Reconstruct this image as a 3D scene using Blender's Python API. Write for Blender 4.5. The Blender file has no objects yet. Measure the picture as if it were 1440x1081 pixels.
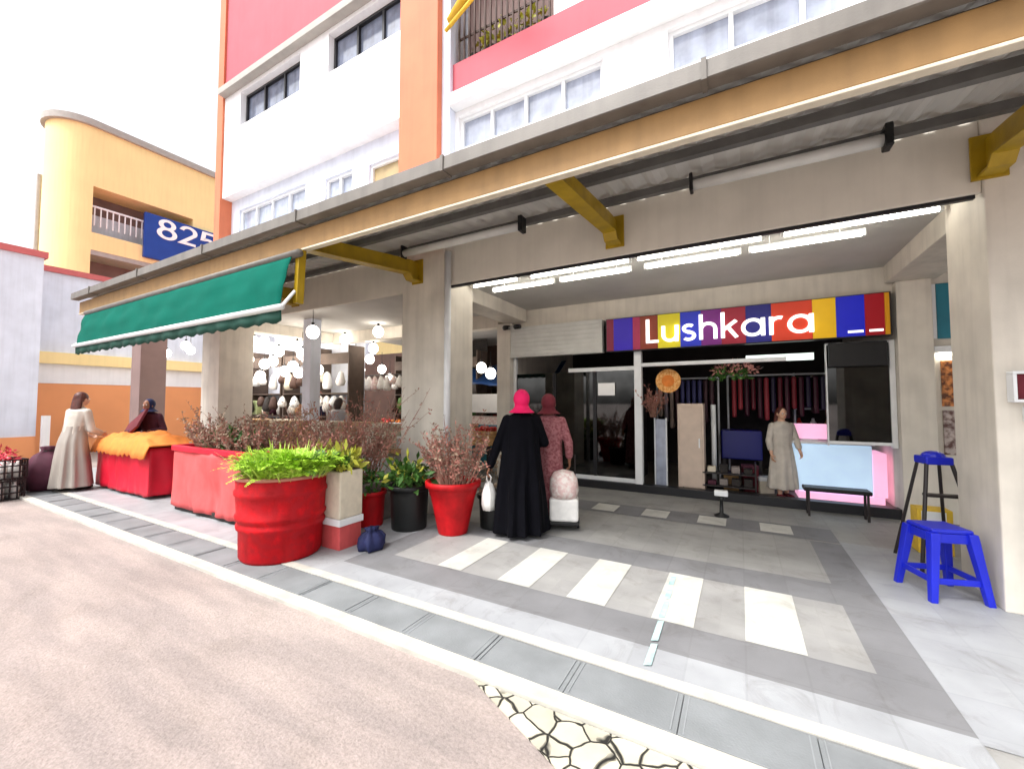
import bpy, math, random
from mathutils import Vector, Matrix, noise as mnoise
random.seed(7)
R = math.radians
S = bpy.context.scene
COL = S.collection

# ------------------------------------------------------------------ camera
cd = bpy.data.cameras.new('camera'); cam = bpy.data.objects.new('camera', cd); COL.objects.link(cam)
cd.sensor_width = 36; cd.lens = 36 * 575 / 1440; cd.clip_end = 800; cd.clip_start = .05
cam.location = (0, 0, 1.5); cam.rotation_euler = (R(90) + math.atan(25 / 575), 0, R(29.1))
S.camera = cam

# ------------------------------------------------------------------ light
SUN_EL, SUN_AZ = R(58), R(205)          # azimuth from +y towards +x: the sun stands behind and left of the camera
w = bpy.data.worlds.new('World'); S.world = w; w.use_nodes = True
nt = w.node_tree; bg = nt.nodes['Background']
sky = nt.nodes.new('ShaderNodeTexSky'); sky.sky_type = 'NISHITA'; sky.sun_disc = False
sky.sun_elevation = SUN_EL; sky.sun_rotation = SUN_AZ; sky.dust_density = 5; sky.air_density = 1.2
hs = nt.nodes.new('ShaderNodeHueSaturation'); hs.inputs['Saturation'].default_value = .12
hs.inputs['Value'].default_value = 1.0
nt.links.new(sky.outputs[0], hs.inputs['Color']); nt.links.new(hs.outputs[0], bg.inputs['Color'])
bg.inputs['Strength'].default_value = .15
sl = bpy.data.lights.new('sun', 'SUN'); sl.energy = 1.3; sl.angle = R(16); sl.color = (1, .975, .94)
so = bpy.data.objects.new('sun', sl); COL.objects.link(so)
so.rotation_euler = Vector((-math.sin(SUN_AZ) * math.cos(SUN_EL), -math.cos(SUN_AZ) * math.cos(SUN_EL), -math.sin(SUN_EL))).to_track_quat('-Z', 'Y').to_euler()
S.view_settings.view_transform = 'Standard'; S.view_settings.look = 'None'
S.view_settings.exposure = 1.22; S.view_settings.gamma = 1

# ------------------------------------------------------------------ materials
def lin(r, g, b):
    f = lambda c: (c / 255 / 12.92) if c / 255 <= .04045 else ((c / 255 + .055) / 1.055) ** 2.4
    return (f(r), f(g), f(b), 1)
def mat(name, rgb, rough=.6, var=.12, scale=6, bump=.15, metal=0, emit=0, streak=0, fine=90, sat=1, spec=.4, tint=None):
    m = bpy.data.materials.new(name); m.use_nodes = True; t = m.node_tree; p = t.nodes['Principled BSDF']
    c = lin(*rgb)
    N = t.nodes.new; L = t.links.new
    tc = N('ShaderNodeTexCoord')
    n1 = N('ShaderNodeTexNoise'); n1.inputs['Scale'].default_value = scale; n1.inputs['Detail'].default_value = 6
    L(tc.outputs['Object'], n1.inputs['Vector'])
    mp = N('ShaderNodeMapRange'); mp.inputs[1].default_value = .3; mp.inputs[2].default_value = .7
    mp.inputs[3].default_value = 1 - var; mp.inputs[4].default_value = 1 + var * .6
    L(n1.outputs[0], mp.inputs[0])
    out = mp.outputs[0]
    if streak:
        mg = N('ShaderNodeMapping'); mg.inputs['Scale'].default_value = (3.5, 3.5, .25); L(tc.outputs['Object'], mg.inputs['Vector'])
        n2 = N('ShaderNodeTexNoise'); n2.inputs['Scale'].default_value = 3; n2.inputs['Detail'].default_value = 5; L(mg.outputs[0], n2.inputs['Vector'])
        m2 = N('ShaderNodeMapRange'); m2.inputs[1].default_value = .45; m2.inputs[2].default_value = .75
        m2.inputs[3].default_value = 1; m2.inputs[4].default_value = 1 - streak; L(n2.outputs[0], m2.inputs[0])
        mu = N('ShaderNodeMath'); mu.operation = 'MULTIPLY'; L(out, mu.inputs[0]); L(m2.outputs[0], mu.inputs[1]); out = mu.outputs[0]
    vm = N('ShaderNodeVectorMath'); vm.operation = 'SCALE'; vm.inputs[0].default_value = c[:3]
    L(out, vm.inputs['Scale'])
    colout = vm.outputs[0]
    if tint:
        n4 = N('ShaderNodeTexNoise'); n4.inputs['Scale'].default_value = scale * 2.3; n4.inputs['Detail'].default_value = 3
        L(tc.outputs['Object'], n4.inputs['Vector'])
        m4 = N('ShaderNodeMapRange'); m4.inputs[1].default_value = .42; m4.inputs[2].default_value = .62; L(n4.outputs[0], m4.inputs[0])
        mx = N('ShaderNodeMix'); mx.data_type = 'RGBA'; L(m4.outputs[0], mx.inputs[0])
        L(colout, mx.inputs[6]); mx.inputs[7].default_value = lin(*tint); colout = mx.outputs[2]
    L(colout, p.inputs['Base Color'])
    p.inputs['Roughness'].default_value = rough; p.inputs['Metallic'].default_value = metal
    p.inputs['Specular IOR Level'].default_value = spec
    if bump:
        n3 = N('ShaderNodeTexNoise'); n3.inputs['Scale'].default_value = fine; n3.inputs['Detail'].default_value = 4
        L(tc.outputs['Object'], n3.inputs['Vector'])
        b = N('ShaderNodeBump'); b.inputs['Strength'].default_value = bump; b.inputs['Distance'].default_value = .01
        L(n3.outputs[0], b.inputs['Height']); L(b.outputs[0], p.inputs['Normal'])
    if emit:
        L(colout, p.inputs['Emission Color']); p.inputs['Emission Strength'].default_value = emit
    return m
def glass_mat(name, tint=(210, 225, 225), clear=.8):
    m = bpy.data.materials.new(name); m.use_nodes = True; t = m.node_tree; t.nodes.remove(t.nodes['Principled BSDF'])
    tr = t.nodes.new('ShaderNodeBsdfTransparent'); tr.inputs[0].default_value = lin(*tint)
    gl = t.nodes.new('ShaderNodeBsdfGlossy'); gl.inputs['Roughness'].default_value = .03
    lw = t.nodes.new('ShaderNodeFresnel'); lw.inputs[0].default_value = 1.5
    tc = t.nodes.new('ShaderNodeTexCoord'); nz = t.nodes.new('ShaderNodeTexNoise'); nz.inputs['Scale'].default_value = 4
    t.links.new(tc.outputs['Object'], nz.inputs['Vector'])
    ad = t.nodes.new('ShaderNodeMath'); ad.operation = 'MULTIPLY_ADD'; ad.inputs[1].default_value = .1; t.links.new(nz.outputs[0], ad.inputs[0]); t.links.new(lw.outputs[0], ad.inputs[2])
    mx = t.nodes.new('ShaderNodeMixShader'); t.links.new(ad.outputs[0], mx.inputs[0]); t.links.new(tr.outputs[0], mx.inputs[1]); t.links.new(gl.outputs[0], mx.inputs[2])
    t.links.new(mx.outputs[0], t.nodes['Material Output'].inputs[0])
    return m
def tile_mat(name, rgb, tile=.3, gap=.006, var=.16, dark=.88, rough=.55):
    m = mat(name, rgb, rough, var, 2.5, .2, fine=160); t = m.node_tree; p = t.nodes['Principled BSDF']
    src = p.inputs['Base Color'].links[0].from_socket
    tc = [n for n in t.nodes if n.type == 'TEX_COORD'][0]
    ns = t.nodes.new('ShaderNodeTexNoise'); ns.inputs['Scale'].default_value = 3.2; ns.inputs['Detail'].default_value = 9; ns.inputs['Roughness'].default_value = .7; ns.inputs['Distortion'].default_value = 1.2
    t.links.new(tc.outputs['Object'], ns.inputs['Vector']); rs = t.nodes.new('ShaderNodeValToRGB'); rs.color_ramp.elements[0].position = .52; rs.color_ramp.elements[0].color = (1, 1, 1, 1); rs.color_ramp.elements[1].position = .72; rs.color_ramp.elements[1].color = (.76, .74, .72, 1)
    t.links.new(ns.outputs[0], rs.inputs[0]); ms = t.nodes.new('ShaderNodeMix'); ms.data_type = 'RGBA'; ms.blend_type = 'MULTIPLY'; ms.inputs[0].default_value = 1; t.links.new(src, ms.inputs[6]); t.links.new(rs.outputs[0], ms.inputs[7]); src = ms.outputs[2]
    br = t.nodes.new('ShaderNodeTexBrick'); br.offset = 0; br.inputs['Scale'].default_value = 1
    br.inputs['Brick Width'].default_value = tile; br.inputs['Row Height'].default_value = tile; br.inputs['Mortar Size'].default_value = gap
    br.inputs['Color1'].default_value = (1, 1, 1, 1); br.inputs['Color2'].default_value = (.9, .9, .91, 1); br.inputs['Mortar'].default_value = (dark,) * 3 + (1,)
    t.links.new(tc.outputs['Object'], br.inputs['Vector'])
    mx = t.nodes.new('ShaderNodeMix'); mx.data_type = 'RGBA'; mx.blend_type = 'MULTIPLY'; mx.inputs[0].default_value = 1
    t.links.new(src, mx.inputs[6]); t.links.new(br.outputs[0], mx.inputs[7]); t.links.new(mx.outputs[2], p.inputs['Base Color'])
    return m
def crazy_mat():
    m = mat('crazy_paving', (188, 182, 164), .8, .12, 9, .4, fine=60); t = m.node_tree; p = t.nodes['Principled BSDF']
    src = p.inputs['Base Color'].links[0].from_socket; tc = [n for n in t.nodes if n.type == 'TEX_COORD'][0]
    nz = t.nodes.new('ShaderNodeTexNoise'); nz.inputs['Scale'].default_value = 6; t.links.new(tc.outputs['Object'], nz.inputs['Vector'])
    mxv = t.nodes.new('ShaderNodeMix'); mxv.data_type = 'RGBA'; mxv.inputs[0].default_value = .06
    t.links.new(tc.outputs['Object'], mxv.inputs[6]); t.links.new(nz.outputs[1], mxv.inputs[7])
    v = t.nodes.new('ShaderNodeTexVoronoi'); v.feature = 'DISTANCE_TO_EDGE'; v.inputs['Scale'].default_value = 8.5
    t.links.new(mxv.outputs[2], v.inputs['Vector'])
    v2 = t.nodes.new('ShaderNodeTexVoronoi'); v2.inputs['Scale'].default_value = 8.5; t.links.new(mxv.outputs[2], v2.inputs['Vector'])
    r = t.nodes.new('ShaderNodeMapRange'); r.inputs[1].default_value = .012; r.inputs[2].default_value = .045; r.inputs[3].default_value = .03; r.inputs[4].default_value = 1
    t.links.new(v.outputs['Distance'], r.inputs[0])
    bmp = [q for q in t.nodes if q.type == 'BUMP'][0]; t.links.new(r.outputs[0], bmp.inputs['Height']); bmp.inputs['Strength'].default_value = .8; bmp.inputs['Distance'].default_value = .02
    vm = t.nodes.new('ShaderNodeVectorMath'); vm.operation = 'SCALE'; sx = t.nodes.new('ShaderNodeSeparateColor'); t.links.new(v2.outputs['Color'], sx.inputs[0]); ma = t.nodes.new('ShaderNodeMath'); ma.operation = 'MULTIPLY_ADD'; ma.inputs[1].default_value = .3; ma.inputs[2].default_value = .72; t.links.new(sx.outputs[0], ma.inputs[0]); mb_ = t.nodes.new('ShaderNodeMath'); mb_.operation = 'MULTIPLY'; t.links.new(ma.outputs[0], mb_.inputs[0]); t.links.new(r.outputs[0], mb_.inputs[1]); t.links.new(src, vm.inputs[0]); t.links.new(mb_.outputs[0], vm.inputs['Scale'])
    t.links.new(vm.outputs[0], p.inputs['Base Color'])
    return m
def road_mat():
    m = mat('road_surface', (156, 146, 141), .85, .13, .9, .5, fine=70, tint=None); t = m.node_tree; p = t.nodes['Principled BSDF']
    src = p.inputs['Base Color'].links[0].from_socket; tc = [n for n in t.nodes if n.type == 'TEX_COORD'][0]
    n = t.nodes.new('ShaderNodeTexNoise'); n.inputs['Scale'].default_value = 55; n.inputs['Detail'].default_value = 8; n.inputs['Roughness'].default_value = .7
    t.links.new(tc.outputs['Object'], n.inputs['Vector'])
    cr = t.nodes.new('ShaderNodeValToRGB'); cr.color_ramp.elements[0].position = .3; cr.color_ramp.elements[0].color = (.74, .73, .72, 1)
    cr.color_ramp.elements[1].position = .68; cr.color_ramp.elements[1].color = (1.12, 1.1, 1.1, 1); t.links.new(n.outputs[0], cr.inputs[0])
    mp = t.nodes.new('ShaderNodeMapping'); mp.inputs['Scale'].default_value = (.35, 2.2, 1); mp.inputs['Rotation'].default_value = (0, 0, .2)
    t.links.new(tc.outputs['Object'], mp.inputs['Vector'])
    n2 = t.nodes.new('ShaderNodeTexNoise'); n2.inputs['Scale'].default_value = 3; n2.inputs['Detail'].default_value = 5; t.links.new(mp.outputs[0], n2.inputs['Vector'])
    c2 = t.nodes.new('ShaderNodeValToRGB'); c2.color_ramp.elements[0].position = .38; c2.color_ramp.elements[0].color = (.84, .83, .84, 1)
    c2.color_ramp.elements[1].position = .62; c2.color_ramp.elements[1].color = (1.04, 1.01, 1, 1); t.links.new(n2.outputs[0], c2.inputs[0])
    n3 = t.nodes.new('ShaderNodeTexNoise'); n3.inputs['Scale'].default_value = 1.4; n3.inputs['Detail'].default_value = 7; n3.inputs['Distortion'].default_value = .8; t.links.new(tc.outputs['Object'], n3.inputs['Vector'])
    c3 = t.nodes.new('ShaderNodeValToRGB'); c3.color_ramp.elements[0].position = .56; c3.color_ramp.elements[0].color = (1, 1, 1, 1); c3.color_ramp.elements[1].position = .7; c3.color_ramp.elements[1].color = (.9, .9, .89, 1); t.links.new(n3.outputs[0], c3.inputs[0])
    a = src
    for c in (cr, c2, c3):
        mx = t.nodes.new('ShaderNodeMix'); mx.data_type = 'RGBA'; mx.blend_type = 'MULTIPLY'; mx.inputs[0].default_value = 1
        t.links.new(a, mx.inputs[6]); t.links.new(c.outputs[0], mx.inputs[7]); a = mx.outputs[2]
    t.links.new(a, p.inputs['Base Color'])
    return m

M = dict(
    road=road_mat(), cobble=crazy_mat(),
    kerb=mat('kerb_concrete', (180, 177, 168), .8, .18, 5, .3),
    drain=mat('drain_slab', (121, 124, 126), .7, .22, 3, .3, tint=None),
    slot=mat('drain_slot', (136, 139, 141), .9, .1),
    pave_mid=tile_mat('grey_paving', (150, 149, 146), .3), pave_light=tile_mat('light_paving', (156, 158, 161), .3),
    pave_dark=tile_mat('dark_paving', (122, 122, 124), .3), pave_white=tile_mat('white_paving', (194, 193, 186), .15, .004, dark=.94),
    pave_warm=tile_mat('warm_grey_paving', (150, 149, 147), .15, .004, dark=.94), rug=mat('faded_red_mat', (170, 120, 120), .9, .25, 8),
    cyan=mat('worn_blue_line', (164, 192, 192), .8, .25, 14),
    white=mat('white_wall', (240, 240, 242), .7, .06, 2, .1, streak=.07), lav=mat('pale_grey_wall', (222, 228, 242), .75, .1, 2, .1, streak=.1),
    red=mat('rose_red_wall', (190, 86, 98), .7, .1, 2, .1, streak=.06), orange=mat('peach_orange_wall', (206, 118, 84), .7, .1, 2, .1, streak=.08),
    cream=mat('cream_column', (218, 211, 199), .65, .12, 3, .12, streak=.13), beam=mat('cream_beam', (216, 210, 198), .65, .1, 2, .12, streak=.06),
    ceil=mat('ceiling_paint', (190, 188, 184), .8, .1, 2), wframe=mat('white_frame', (232, 234, 236), .4, .05), dframe=mat('black_frame', (32, 32, 36), .4, .1),
    pane=mat('curtained_pane', (168, 176, 196), .12, .28, 5, 0, spec=.6, streak=.25), dpane=mat('grey_pane', (120, 128, 148), .1, .3, 6, 0, spec=.6, streak=.3),
    tanpane=mat('tan_shutter', (170, 150, 110), .5, .2, 5),
    olive=mat('ochre_steel', (166, 136, 20), .45, .2, 6, .1, streak=.15), fascia=mat('tan_fascia', (150, 116, 70), .6, .16, 5, .1, streak=.15),
    gutter=mat('grey_gutter', (112, 107, 101), .5, .16, 4, .1, streak=.2), roof=mat('zinc_roof', (192, 190, 186), .6, .06, 3, .05),
    purlin=mat('steel_purlin', (98, 97, 95), .5, .2), green=mat('green_canvas', (4, 92, 78), .9, .1, 3, .2, fine=300, spec=.1), dgreen=mat('dark_green_canvas', (6, 62, 50), .8, .15),
    alu=mat('white_metal', (226, 228, 230), .35, .06), tube=mat('lit_tube', (255, 250, 236), .4, 0, 1, 0, emit=7), bulb=mat('lit_bulb', (255, 246, 232), .4, 0, 1, 0, emit=5.5),
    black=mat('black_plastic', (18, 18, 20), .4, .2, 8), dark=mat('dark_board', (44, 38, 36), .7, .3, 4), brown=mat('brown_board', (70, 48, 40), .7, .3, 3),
    yellow_b=mat('yellow_building', (250, 224, 162), .75, .07, .6, .1, streak=.06), odado=mat('orange_dado', (236, 160, 108), .75, .08, 1), recess=mat('recess_dark_tone', (130, 108, 104), .8, .15, 2),
    coping=mat('red_coping', (200, 104, 104), .7, .1), greytrim=mat('grey_trim', (170, 166, 160), .7, .1), bluesign=mat('blue_sign', (20, 62, 150), .45, .12, 2),
    letter=mat('white_lettering', (250, 250, 250), .5, 0, 1, 0), lit=mat('lit_lettering', (255, 252, 248), .5, 0, 1, 0, emit=.55),
    redplastic=mat('red_plastic', (190, 18, 26), .5, .3, 6, .1, streak=.25, spec=.25), redcanvas=mat('red_canvas', (204, 20, 48), .5, .2, 3, .2), faded=mat('faded_red_canvas', (206, 86, 86), .7, .18, 5, .3, streak=.15),
    redbarrel=mat('red_barrel', (188, 12, 24), .6, .4, 6, .3, streak=.4, spec=.2, tint=(166, 20, 30)), orangecloth=mat('orange_cloth', (228, 132, 58), .85, .16, 9, .3), soil=mat('soil', (70, 52, 40), .95, .3, 20, .6),
    fern=mat('fern_leaf', (158, 200, 54), .55, .3, 12, 0), fern2=mat('deep_leaf', (64, 104, 40), .55, .3, 12, 0), dry=mat('dry_twig', (160, 118, 102), .8, .3, 12, 0),
    dryred=mat('reddish_leaf', (168, 112, 100), .7, .35, 14, 0), drygrey=mat('greyish_leaf', (150, 132, 112), .8, .3, 14, 0), ygreen=mat('yellow_leaf', (176, 176, 64), .6, .3, 12, 0),
    skin=mat('brown_skin', (150, 104, 80), .55, .1, 12, .1), skin2=mat('light_skin', (206, 162, 136), .55, .1, 12, .1), abaya=mat('black_robe', (7, 7, 13), .9, .25, 6, .2, spec=.1), fuchsia=mat('fuchsia_scarf', (224, 10, 92), .7, .12, 8, .2),
    rose=mat('rose_dress', (160, 104, 108), .85, .2, 14, .2, tint=(126, 66, 72)), maroon=mat('maroon_cloth', (104, 30, 42), .8, .25, 8, .2), hair=mat('dark_hair', (44, 26, 22), .45, .35, 20, .5), redhair=mat('reddish_hair', (84, 40, 32), .45, .35, 20, .5),
    palegrey=mat('pale_grey_dress', (196, 188, 178), .85, .16, 8, .2), plum=mat('plum_cloth', (82, 36, 54), .75, .25, 8, .2), navy=mat('navy_cloth', (30, 36, 78), .75, .2, 8, .2), bag=mat('white_plastic_bag', (236, 234, 230), .35, .1, 14, .3),
    pinkbag=mat('pink_white_bag', (222, 190, 186), .6, .15, 10, .2, tint=(236, 226, 220)), blue=mat('blue_plastic', (28, 40, 190), .32, .1, 6, .05), yellow=mat('yellow_card', (226, 188, 60), .6, .15, 10),
    poly=mat('foam_box', (214, 204, 184), .8, .16, 8, .2), potblack=mat('black_pot', (22, 24, 24), .45, .2, 8), greypot=mat('grey_pot', (136, 126, 122), .7, .2, 8),
    glass=glass_mat('shop_glass'), dglass=glass_mat('tinted_glass', (90, 100, 104)), cabinet=mat('cream_cabinet', (206, 186, 170), .6, .1), counter=mat('lit_counter', (190, 216, 240), .4, .1, 2, 0, emit=.28),
    pinkled=mat('pink_glow_panel', (240, 176, 208), .4, .1, 2, 0, emit=.4), disc=mat('orange_disc', (222, 146, 66), .6, .2, 14, tint=(240, 190, 120)), teal=mat('teal_panel', (40, 120, 140), .5, .15, 3), shutter=mat('roller_shutter', (206, 206, 202), .45, .08),
    greenlit=mat('lit_sign_panel', (226, 240, 232), .4, .1, 3, 0, emit=.8), poster=mat('food_poster', (96, 50, 26), .5, .5, 7, 0, tint=(206, 132, 70)), poster2=mat('photo_poster', (186, 172, 166), .5, .3, 7, 0, tint=(90, 60, 56)), shelf=mat('shelf_board', (92, 78, 70), .7, .2),
    shopfloor=tile_mat('shop_floor', (120, 112, 104), .4), wood=mat('wooden_slat', (176, 138, 92), .7, .25, 8), brownleg=mat('dark_metal', (40, 34, 34), .45, .2),
)
def flat(name, rgb, emit=0): 
    return mat(name, rgb, .4, .08, 3, 0, emit=emit)

# ------------------------------------------------------------------ mesh helpers
class B:
    def __init__(s, off=(0, 0, 0)): s.v = []; s.f = []; s.off = Vector(off)
    def add(s, vs, fs):
        n = len(s.v); s.v += [Vector(p) for p in vs]; s.f += [tuple(i + n for i in f) for f in fs]; return s
    def box(s, x0, y0, z0, x1, y1, z1, m=None):
        vs = [Vector(p) for p in ((x0, y0, z0), (x1, y0, z0), (x1, y1, z0), (x0, y1, z0), (x0, y0, z1), (x1, y0, z1), (x1, y1, z1), (x0, y1, z1))]
        if m: vs = [m @ p for p in vs]
        return s.add(vs, [(0, 3, 2, 1), (4, 5, 6, 7), (0, 1, 5, 4), (1, 2, 6, 5), (2, 3, 7, 6), (3, 0, 4, 7)])
    def tube(s, pts, r, n=10, cap=True, el=1):
        pts = [Vector(p) for p in pts]; rs = r if isinstance(r, (list, tuple)) else [r] * len(pts)
        rings = []; up = None
        for i, p in enumerate(pts):
            d = (pts[min(i + 1, len(pts) - 1)] - pts[max(i - 1, 0)]).normalized()
            if up is None: up = Vector((0, 0, 1)) if abs(d.z) < .9 else Vector((0, 1, 0))
            a = d.cross(up).normalized(); b = a.cross(d).normalized(); up = b
            rings.append([p + a * math.cos(t) * rs[i] + b * math.sin(t) * rs[i] * el for t in [2 * math.pi * k / n for k in range(n)]])
        return s.loft(rings, cap)
    def loft(s, rings, cap=True):
        n = len(rings[0]); vs = [p for r_ in rings for p in r_]; fs = []
        for i in range(len(rings) - 1):
            for k in range(n):
                a = i * n + k; b = i * n + (k + 1) % n; fs.append((a, b, b + n, a + n))
        if cap: fs += [tuple(range(n - 1, -1, -1)), tuple(range((len(rings) - 1) * n, len(rings) * n))]
        return s.add(vs, fs)
    def lathe(s, prof, n=28, c=(0, 0, 0), wob=0, seed=0):
        c = Vector(c); rings = []
        for (r, z) in prof:
            rings.append([c + Vector(((r + wob * mnoise.noise(Vector((math.cos(t) * 2, math.sin(t) * 2, z * 4 + seed)))) * math.cos(t), (r + wob * mnoise.noise(Vector((math.cos(t) * 2 + 9, math.sin(t) * 2, z * 4 + seed)))) * math.sin(t), z)) for t in [2 * math.pi * k / n for k in range(n)]])
        return s.loft(rings)
    def ball(s, c, rx, ry=None, rz=None, n=14, rot=None):
        ry = ry or rx; rz = rz or rx; c = Vector(c); rings = []
        for i in range(1, n):
            ph = -math.pi / 2 + math.pi * i / n
            rg = [Vector((rx * math.cos(ph) * math.cos(t), ry * math.cos(ph) * math.sin(t), rz * math.sin(ph))) for t in [2 * math.pi * k / (n + 4) for k in range(n + 4)]]
            rings.append([c + (rot @ p if rot else p) for p in rg])
        return s.loft(rings)
    def caps(s, a, b, ra, rb, n=10):
        a = Vector(a); b = Vector(b); d = (b - a).normalized()
        pts = []; rs = []
        for t in (-.95, -.7, -.35): pts.append(a + d * ra * t); rs.append(ra * math.sqrt(1 - t * t))
        pts += [a, b]; rs += [ra, rb]
        for t in (.35, .7, .95): pts.append(b + d * rb * t); rs.append(rb * math.sqrt(1 - t * t))
        return s.tube(pts, rs, n)
    def prism(s, poly, axis, a0, a1):
        """poly of 2-D points; axis 'x': points are (y,z); 'y': (x,z); 'z': (x,y)"""
        mk = {'x': lambda p, a: (a, p[0], p[1]), 'y': lambda p, a: (p[0], a, p[1]), 'z': lambda p, a: (p[0], p[1], a)}[axis]
        n = len(poly); vs = [mk(p, a0) for p in poly] + [mk(p, a1) for p in poly]
        return s.add(vs, [tuple(range(n)), tuple(range(2 * n - 1, n - 1, -1))] + [(i, i + n, (i + 1) % n + n, (i + 1) % n) for i in range(n)])
    def sheet(s, x0, y0, x1, y1, z, t=None):
        return s.add([(x0, y0, z), (x1, y0, z), (x1, y1, z), (x0, y1, z)], [(0, 1, 2, 3)])
    def build(s, name, m, parent=None, smooth=False, bevel=0, remesh=0, soft=0, solid=0, recalc=True):
        me = bpy.data.meshes.new(name); me.from_pydata([p - s.off for p in s.v], [], s.f)
        if recalc:
            import bmesh
            bm = bmesh.new(); bm.from_mesh(me); bmesh.ops.recalc_face_normals(bm, faces=bm.faces); bm.to_mesh(me); bm.free()
        me.materials.append(m)
        o = bpy.data.objects.new(name, me); COL.objects.link(o)
        if parent: o.parent = parent
        if remesh:
            rm = o.modifiers.new('r', 'REMESH'); rm.mode = 'VOXEL'; rm.voxel_size = remesh
            if soft: sm = o.modifiers.new('s', 'SMOOTH'); sm.factor = .5; sm.iterations = soft
            dg = bpy.context.evaluated_depsgraph_get(); me2 = bpy.data.meshes.new_from_object(o.evaluated_get(dg))
            o.modifiers.clear(); o.data = me2; me2.name = name
            if not me2.materials: me2.materials.append(m)
        if solid:
            q = o.modifiers.new('solid', 'SOLIDIFY'); q.thickness = solid; q.offset = 0
        if smooth or remesh:
            for p in o.data.polygons: p.use_smooth = True
        if bevel:
            q = o.modifiers.new('bevel', 'BEVEL'); q.width = bevel; q.segments = 2; q.limit_method = 'ANGLE'; q.angle_limit = R(40)
        return o
def tag(o, label=None, cat=None, group=None, kind=None):
    if label: o['label'] = label
    if cat: o['category'] = cat
    if group: o['group'] = group
    if kind: o['kind'] = kind
    return o
def thing(name, label, cat, loc=(0, 0, 0), rz=0, group=None):
    o = bpy.data.objects.new(name, None); COL.objects.link(o); o.location = loc; o.rotation_euler = (0, 0, rz); o.empty_display_size = .2
    return tag(o, label, cat, group)
def copy_tree(o, parent=None):
    c = o.copy(); COL.objects.link(c)
    if parent: c.parent = parent
    for ch in list(o.children): copy_tree(ch, c)
    return c
def struct(name, b, m, **k):
    return tag(b.build(name, m, **k), kind='structure')
def walled(b, x0, x1, z0, z1, y0, y1, holes):
    xs = sorted({x0, x1, *[h[0] for h in holes], *[h[1] for h in holes]}); zs = sorted({z0, z1, *[h[2] for h in holes], *[h[3] for h in holes]})
    for i in range(len(xs) - 1):
        for j in range(len(zs) - 1):
            cx = (xs[i] + xs[i + 1]) / 2; cz = (zs[j] + zs[j + 1]) / 2
            if not any(h[0] < cx < h[1] and h[2] < cz < h[3] for h in holes): b.box(xs[i], y0, zs[j], xs[i + 1], y1, zs[j + 1])

# ------------------------------------------------------------------ foliage
def blade(b, p, d, ln, wd, droop, rng, seg=5):
    p = Vector(p); d = Vector(d).normalized(); side = d.cross(Vector((0, 0, 1)))
    side = side.normalized() if side.length > .01 else Vector((1, 0, 0))
    L_ = []
    for i in range(seg + 1):
        t = i / seg; q = p + d * ln * t + Vector((0, 0, -droop * ln * t * t)); ww = wd * (math.sin(math.pi * (.12 + .86 * t)) ** .8)
        L_.append((q - side * ww, q + side * ww))
    vs = [v for pr in L_ for v in pr]; b.add(vs, [(2 * i, 2 * i + 1, 2 * i + 3, 2 * i + 2) for i in range(seg)])
def leaf(b, p, d, n, ln, wd):
    d = Vector(d).normalized(); s_ = d.cross(Vector(n)).normalized() if d.cross(Vector(n)).length > .01 else Vector((1, 0, 0)); p = Vector(p)
    b.add([p, p + d * ln * .5 + s_ * wd, p + d * ln, p + d * ln * .5 - s_ * wd], [(0, 1, 2, 3)])
def rv(rng): return Vector((rng.uniform(-1, 1), rng.uniform(-1, 1), rng.uniform(-1, 1)))
def fern(c, rx, ry, n, ln, seed):
    """arching fronds with leaflets along both sides"""
    rng = random.Random(seed); b = B()
    for i in range(n):
        a = rng.uniform(0, 2 * math.pi); r_ = math.sqrt(rng.random()); p = Vector((c[0] + rx * r_ * math.cos(a), c[1] + ry * r_ * math.sin(a), c[2]))
        out = Vector((math.cos(a), math.sin(a), 0)) * (.25 + .5 * r_) + rv(rng) * .35; d = (out + Vector((0, 0, rng.uniform(.8, 1.8)))).normalized(); L_ = ln * rng.uniform(.55, 1.1)
        for k in range(15):
            t = (k + 1) / 15; q = p + d * L_ * t + Vector((0, 0, -.5 * L_ * t * t)); tan = (d + Vector((0, 0, -1.0 * t))).normalized(); sd = tan.cross(Vector((0, 0, 1))).normalized()
            for s_ in (-1, 1): leaf(b, q, sd * s_ + tan * .6 + rv(rng) * .15, tan.cross(sd) + rv(rng) * .3, L_ * .27 * (1.15 - t), .0075)
    return b
def twigs(c, rx, ry, n, h, seed, leafn=16, ll=.045, spread=.5, lim=9):
    rng = random.Random(seed); st = B(); lf = B(); lf2 = B()
    for i in range(n):
        a = rng.uniform(0, 2 * math.pi); r_ = math.sqrt(rng.random()); p = Vector((c[0] + rx * r_ * math.cos(a), c[1] + ry * r_ * math.sin(a), c[2]))
        d = Vector((math.cos(a) * spread * r_, math.sin(a) * spread * r_, 1)) + rv(rng) * .28; H = h * rng.uniform(.55, 1.1)
        if (p + d * H * 1.2).xy.length > lim: continue
        pts = [p + d * H * t + rv(rng) * .02 * (t > 0) for t in (0, .33, .66, 1)]
        st.tube(pts, [.006, .005, .004, .002], 5)
        for j in range(3):
            t = rng.uniform(.4, .9); q = p + d * H * t; e = q + (d.normalized() + rv(rng) * .8) * H * .3; st.tube([q, (q + e) / 2 + rv(rng) * .01, e], [.003, .0025, .0015], 4)
            for k in range(leafn // 3):
                u = rng.random(); (lf if rng.random() < .7 else lf2) and leaf(lf if rng.random() < .65 else lf2, q.lerp(e, u), rv(rng) + Vector((0, 0, .3)), rv(rng), ll * rng.uniform(.6, 1.3), ll * .22)
        for k in range(leafn // 2):
            u = rng.uniform(.3, 1); leaf(lf if rng.random() < .65 else lf2, p + d * H * u, rv(rng) + Vector((0, 0, .3)), rv(rng), ll * rng.uniform(.6, 1.3), ll * .22)
    return st, lf, lf2
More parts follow.
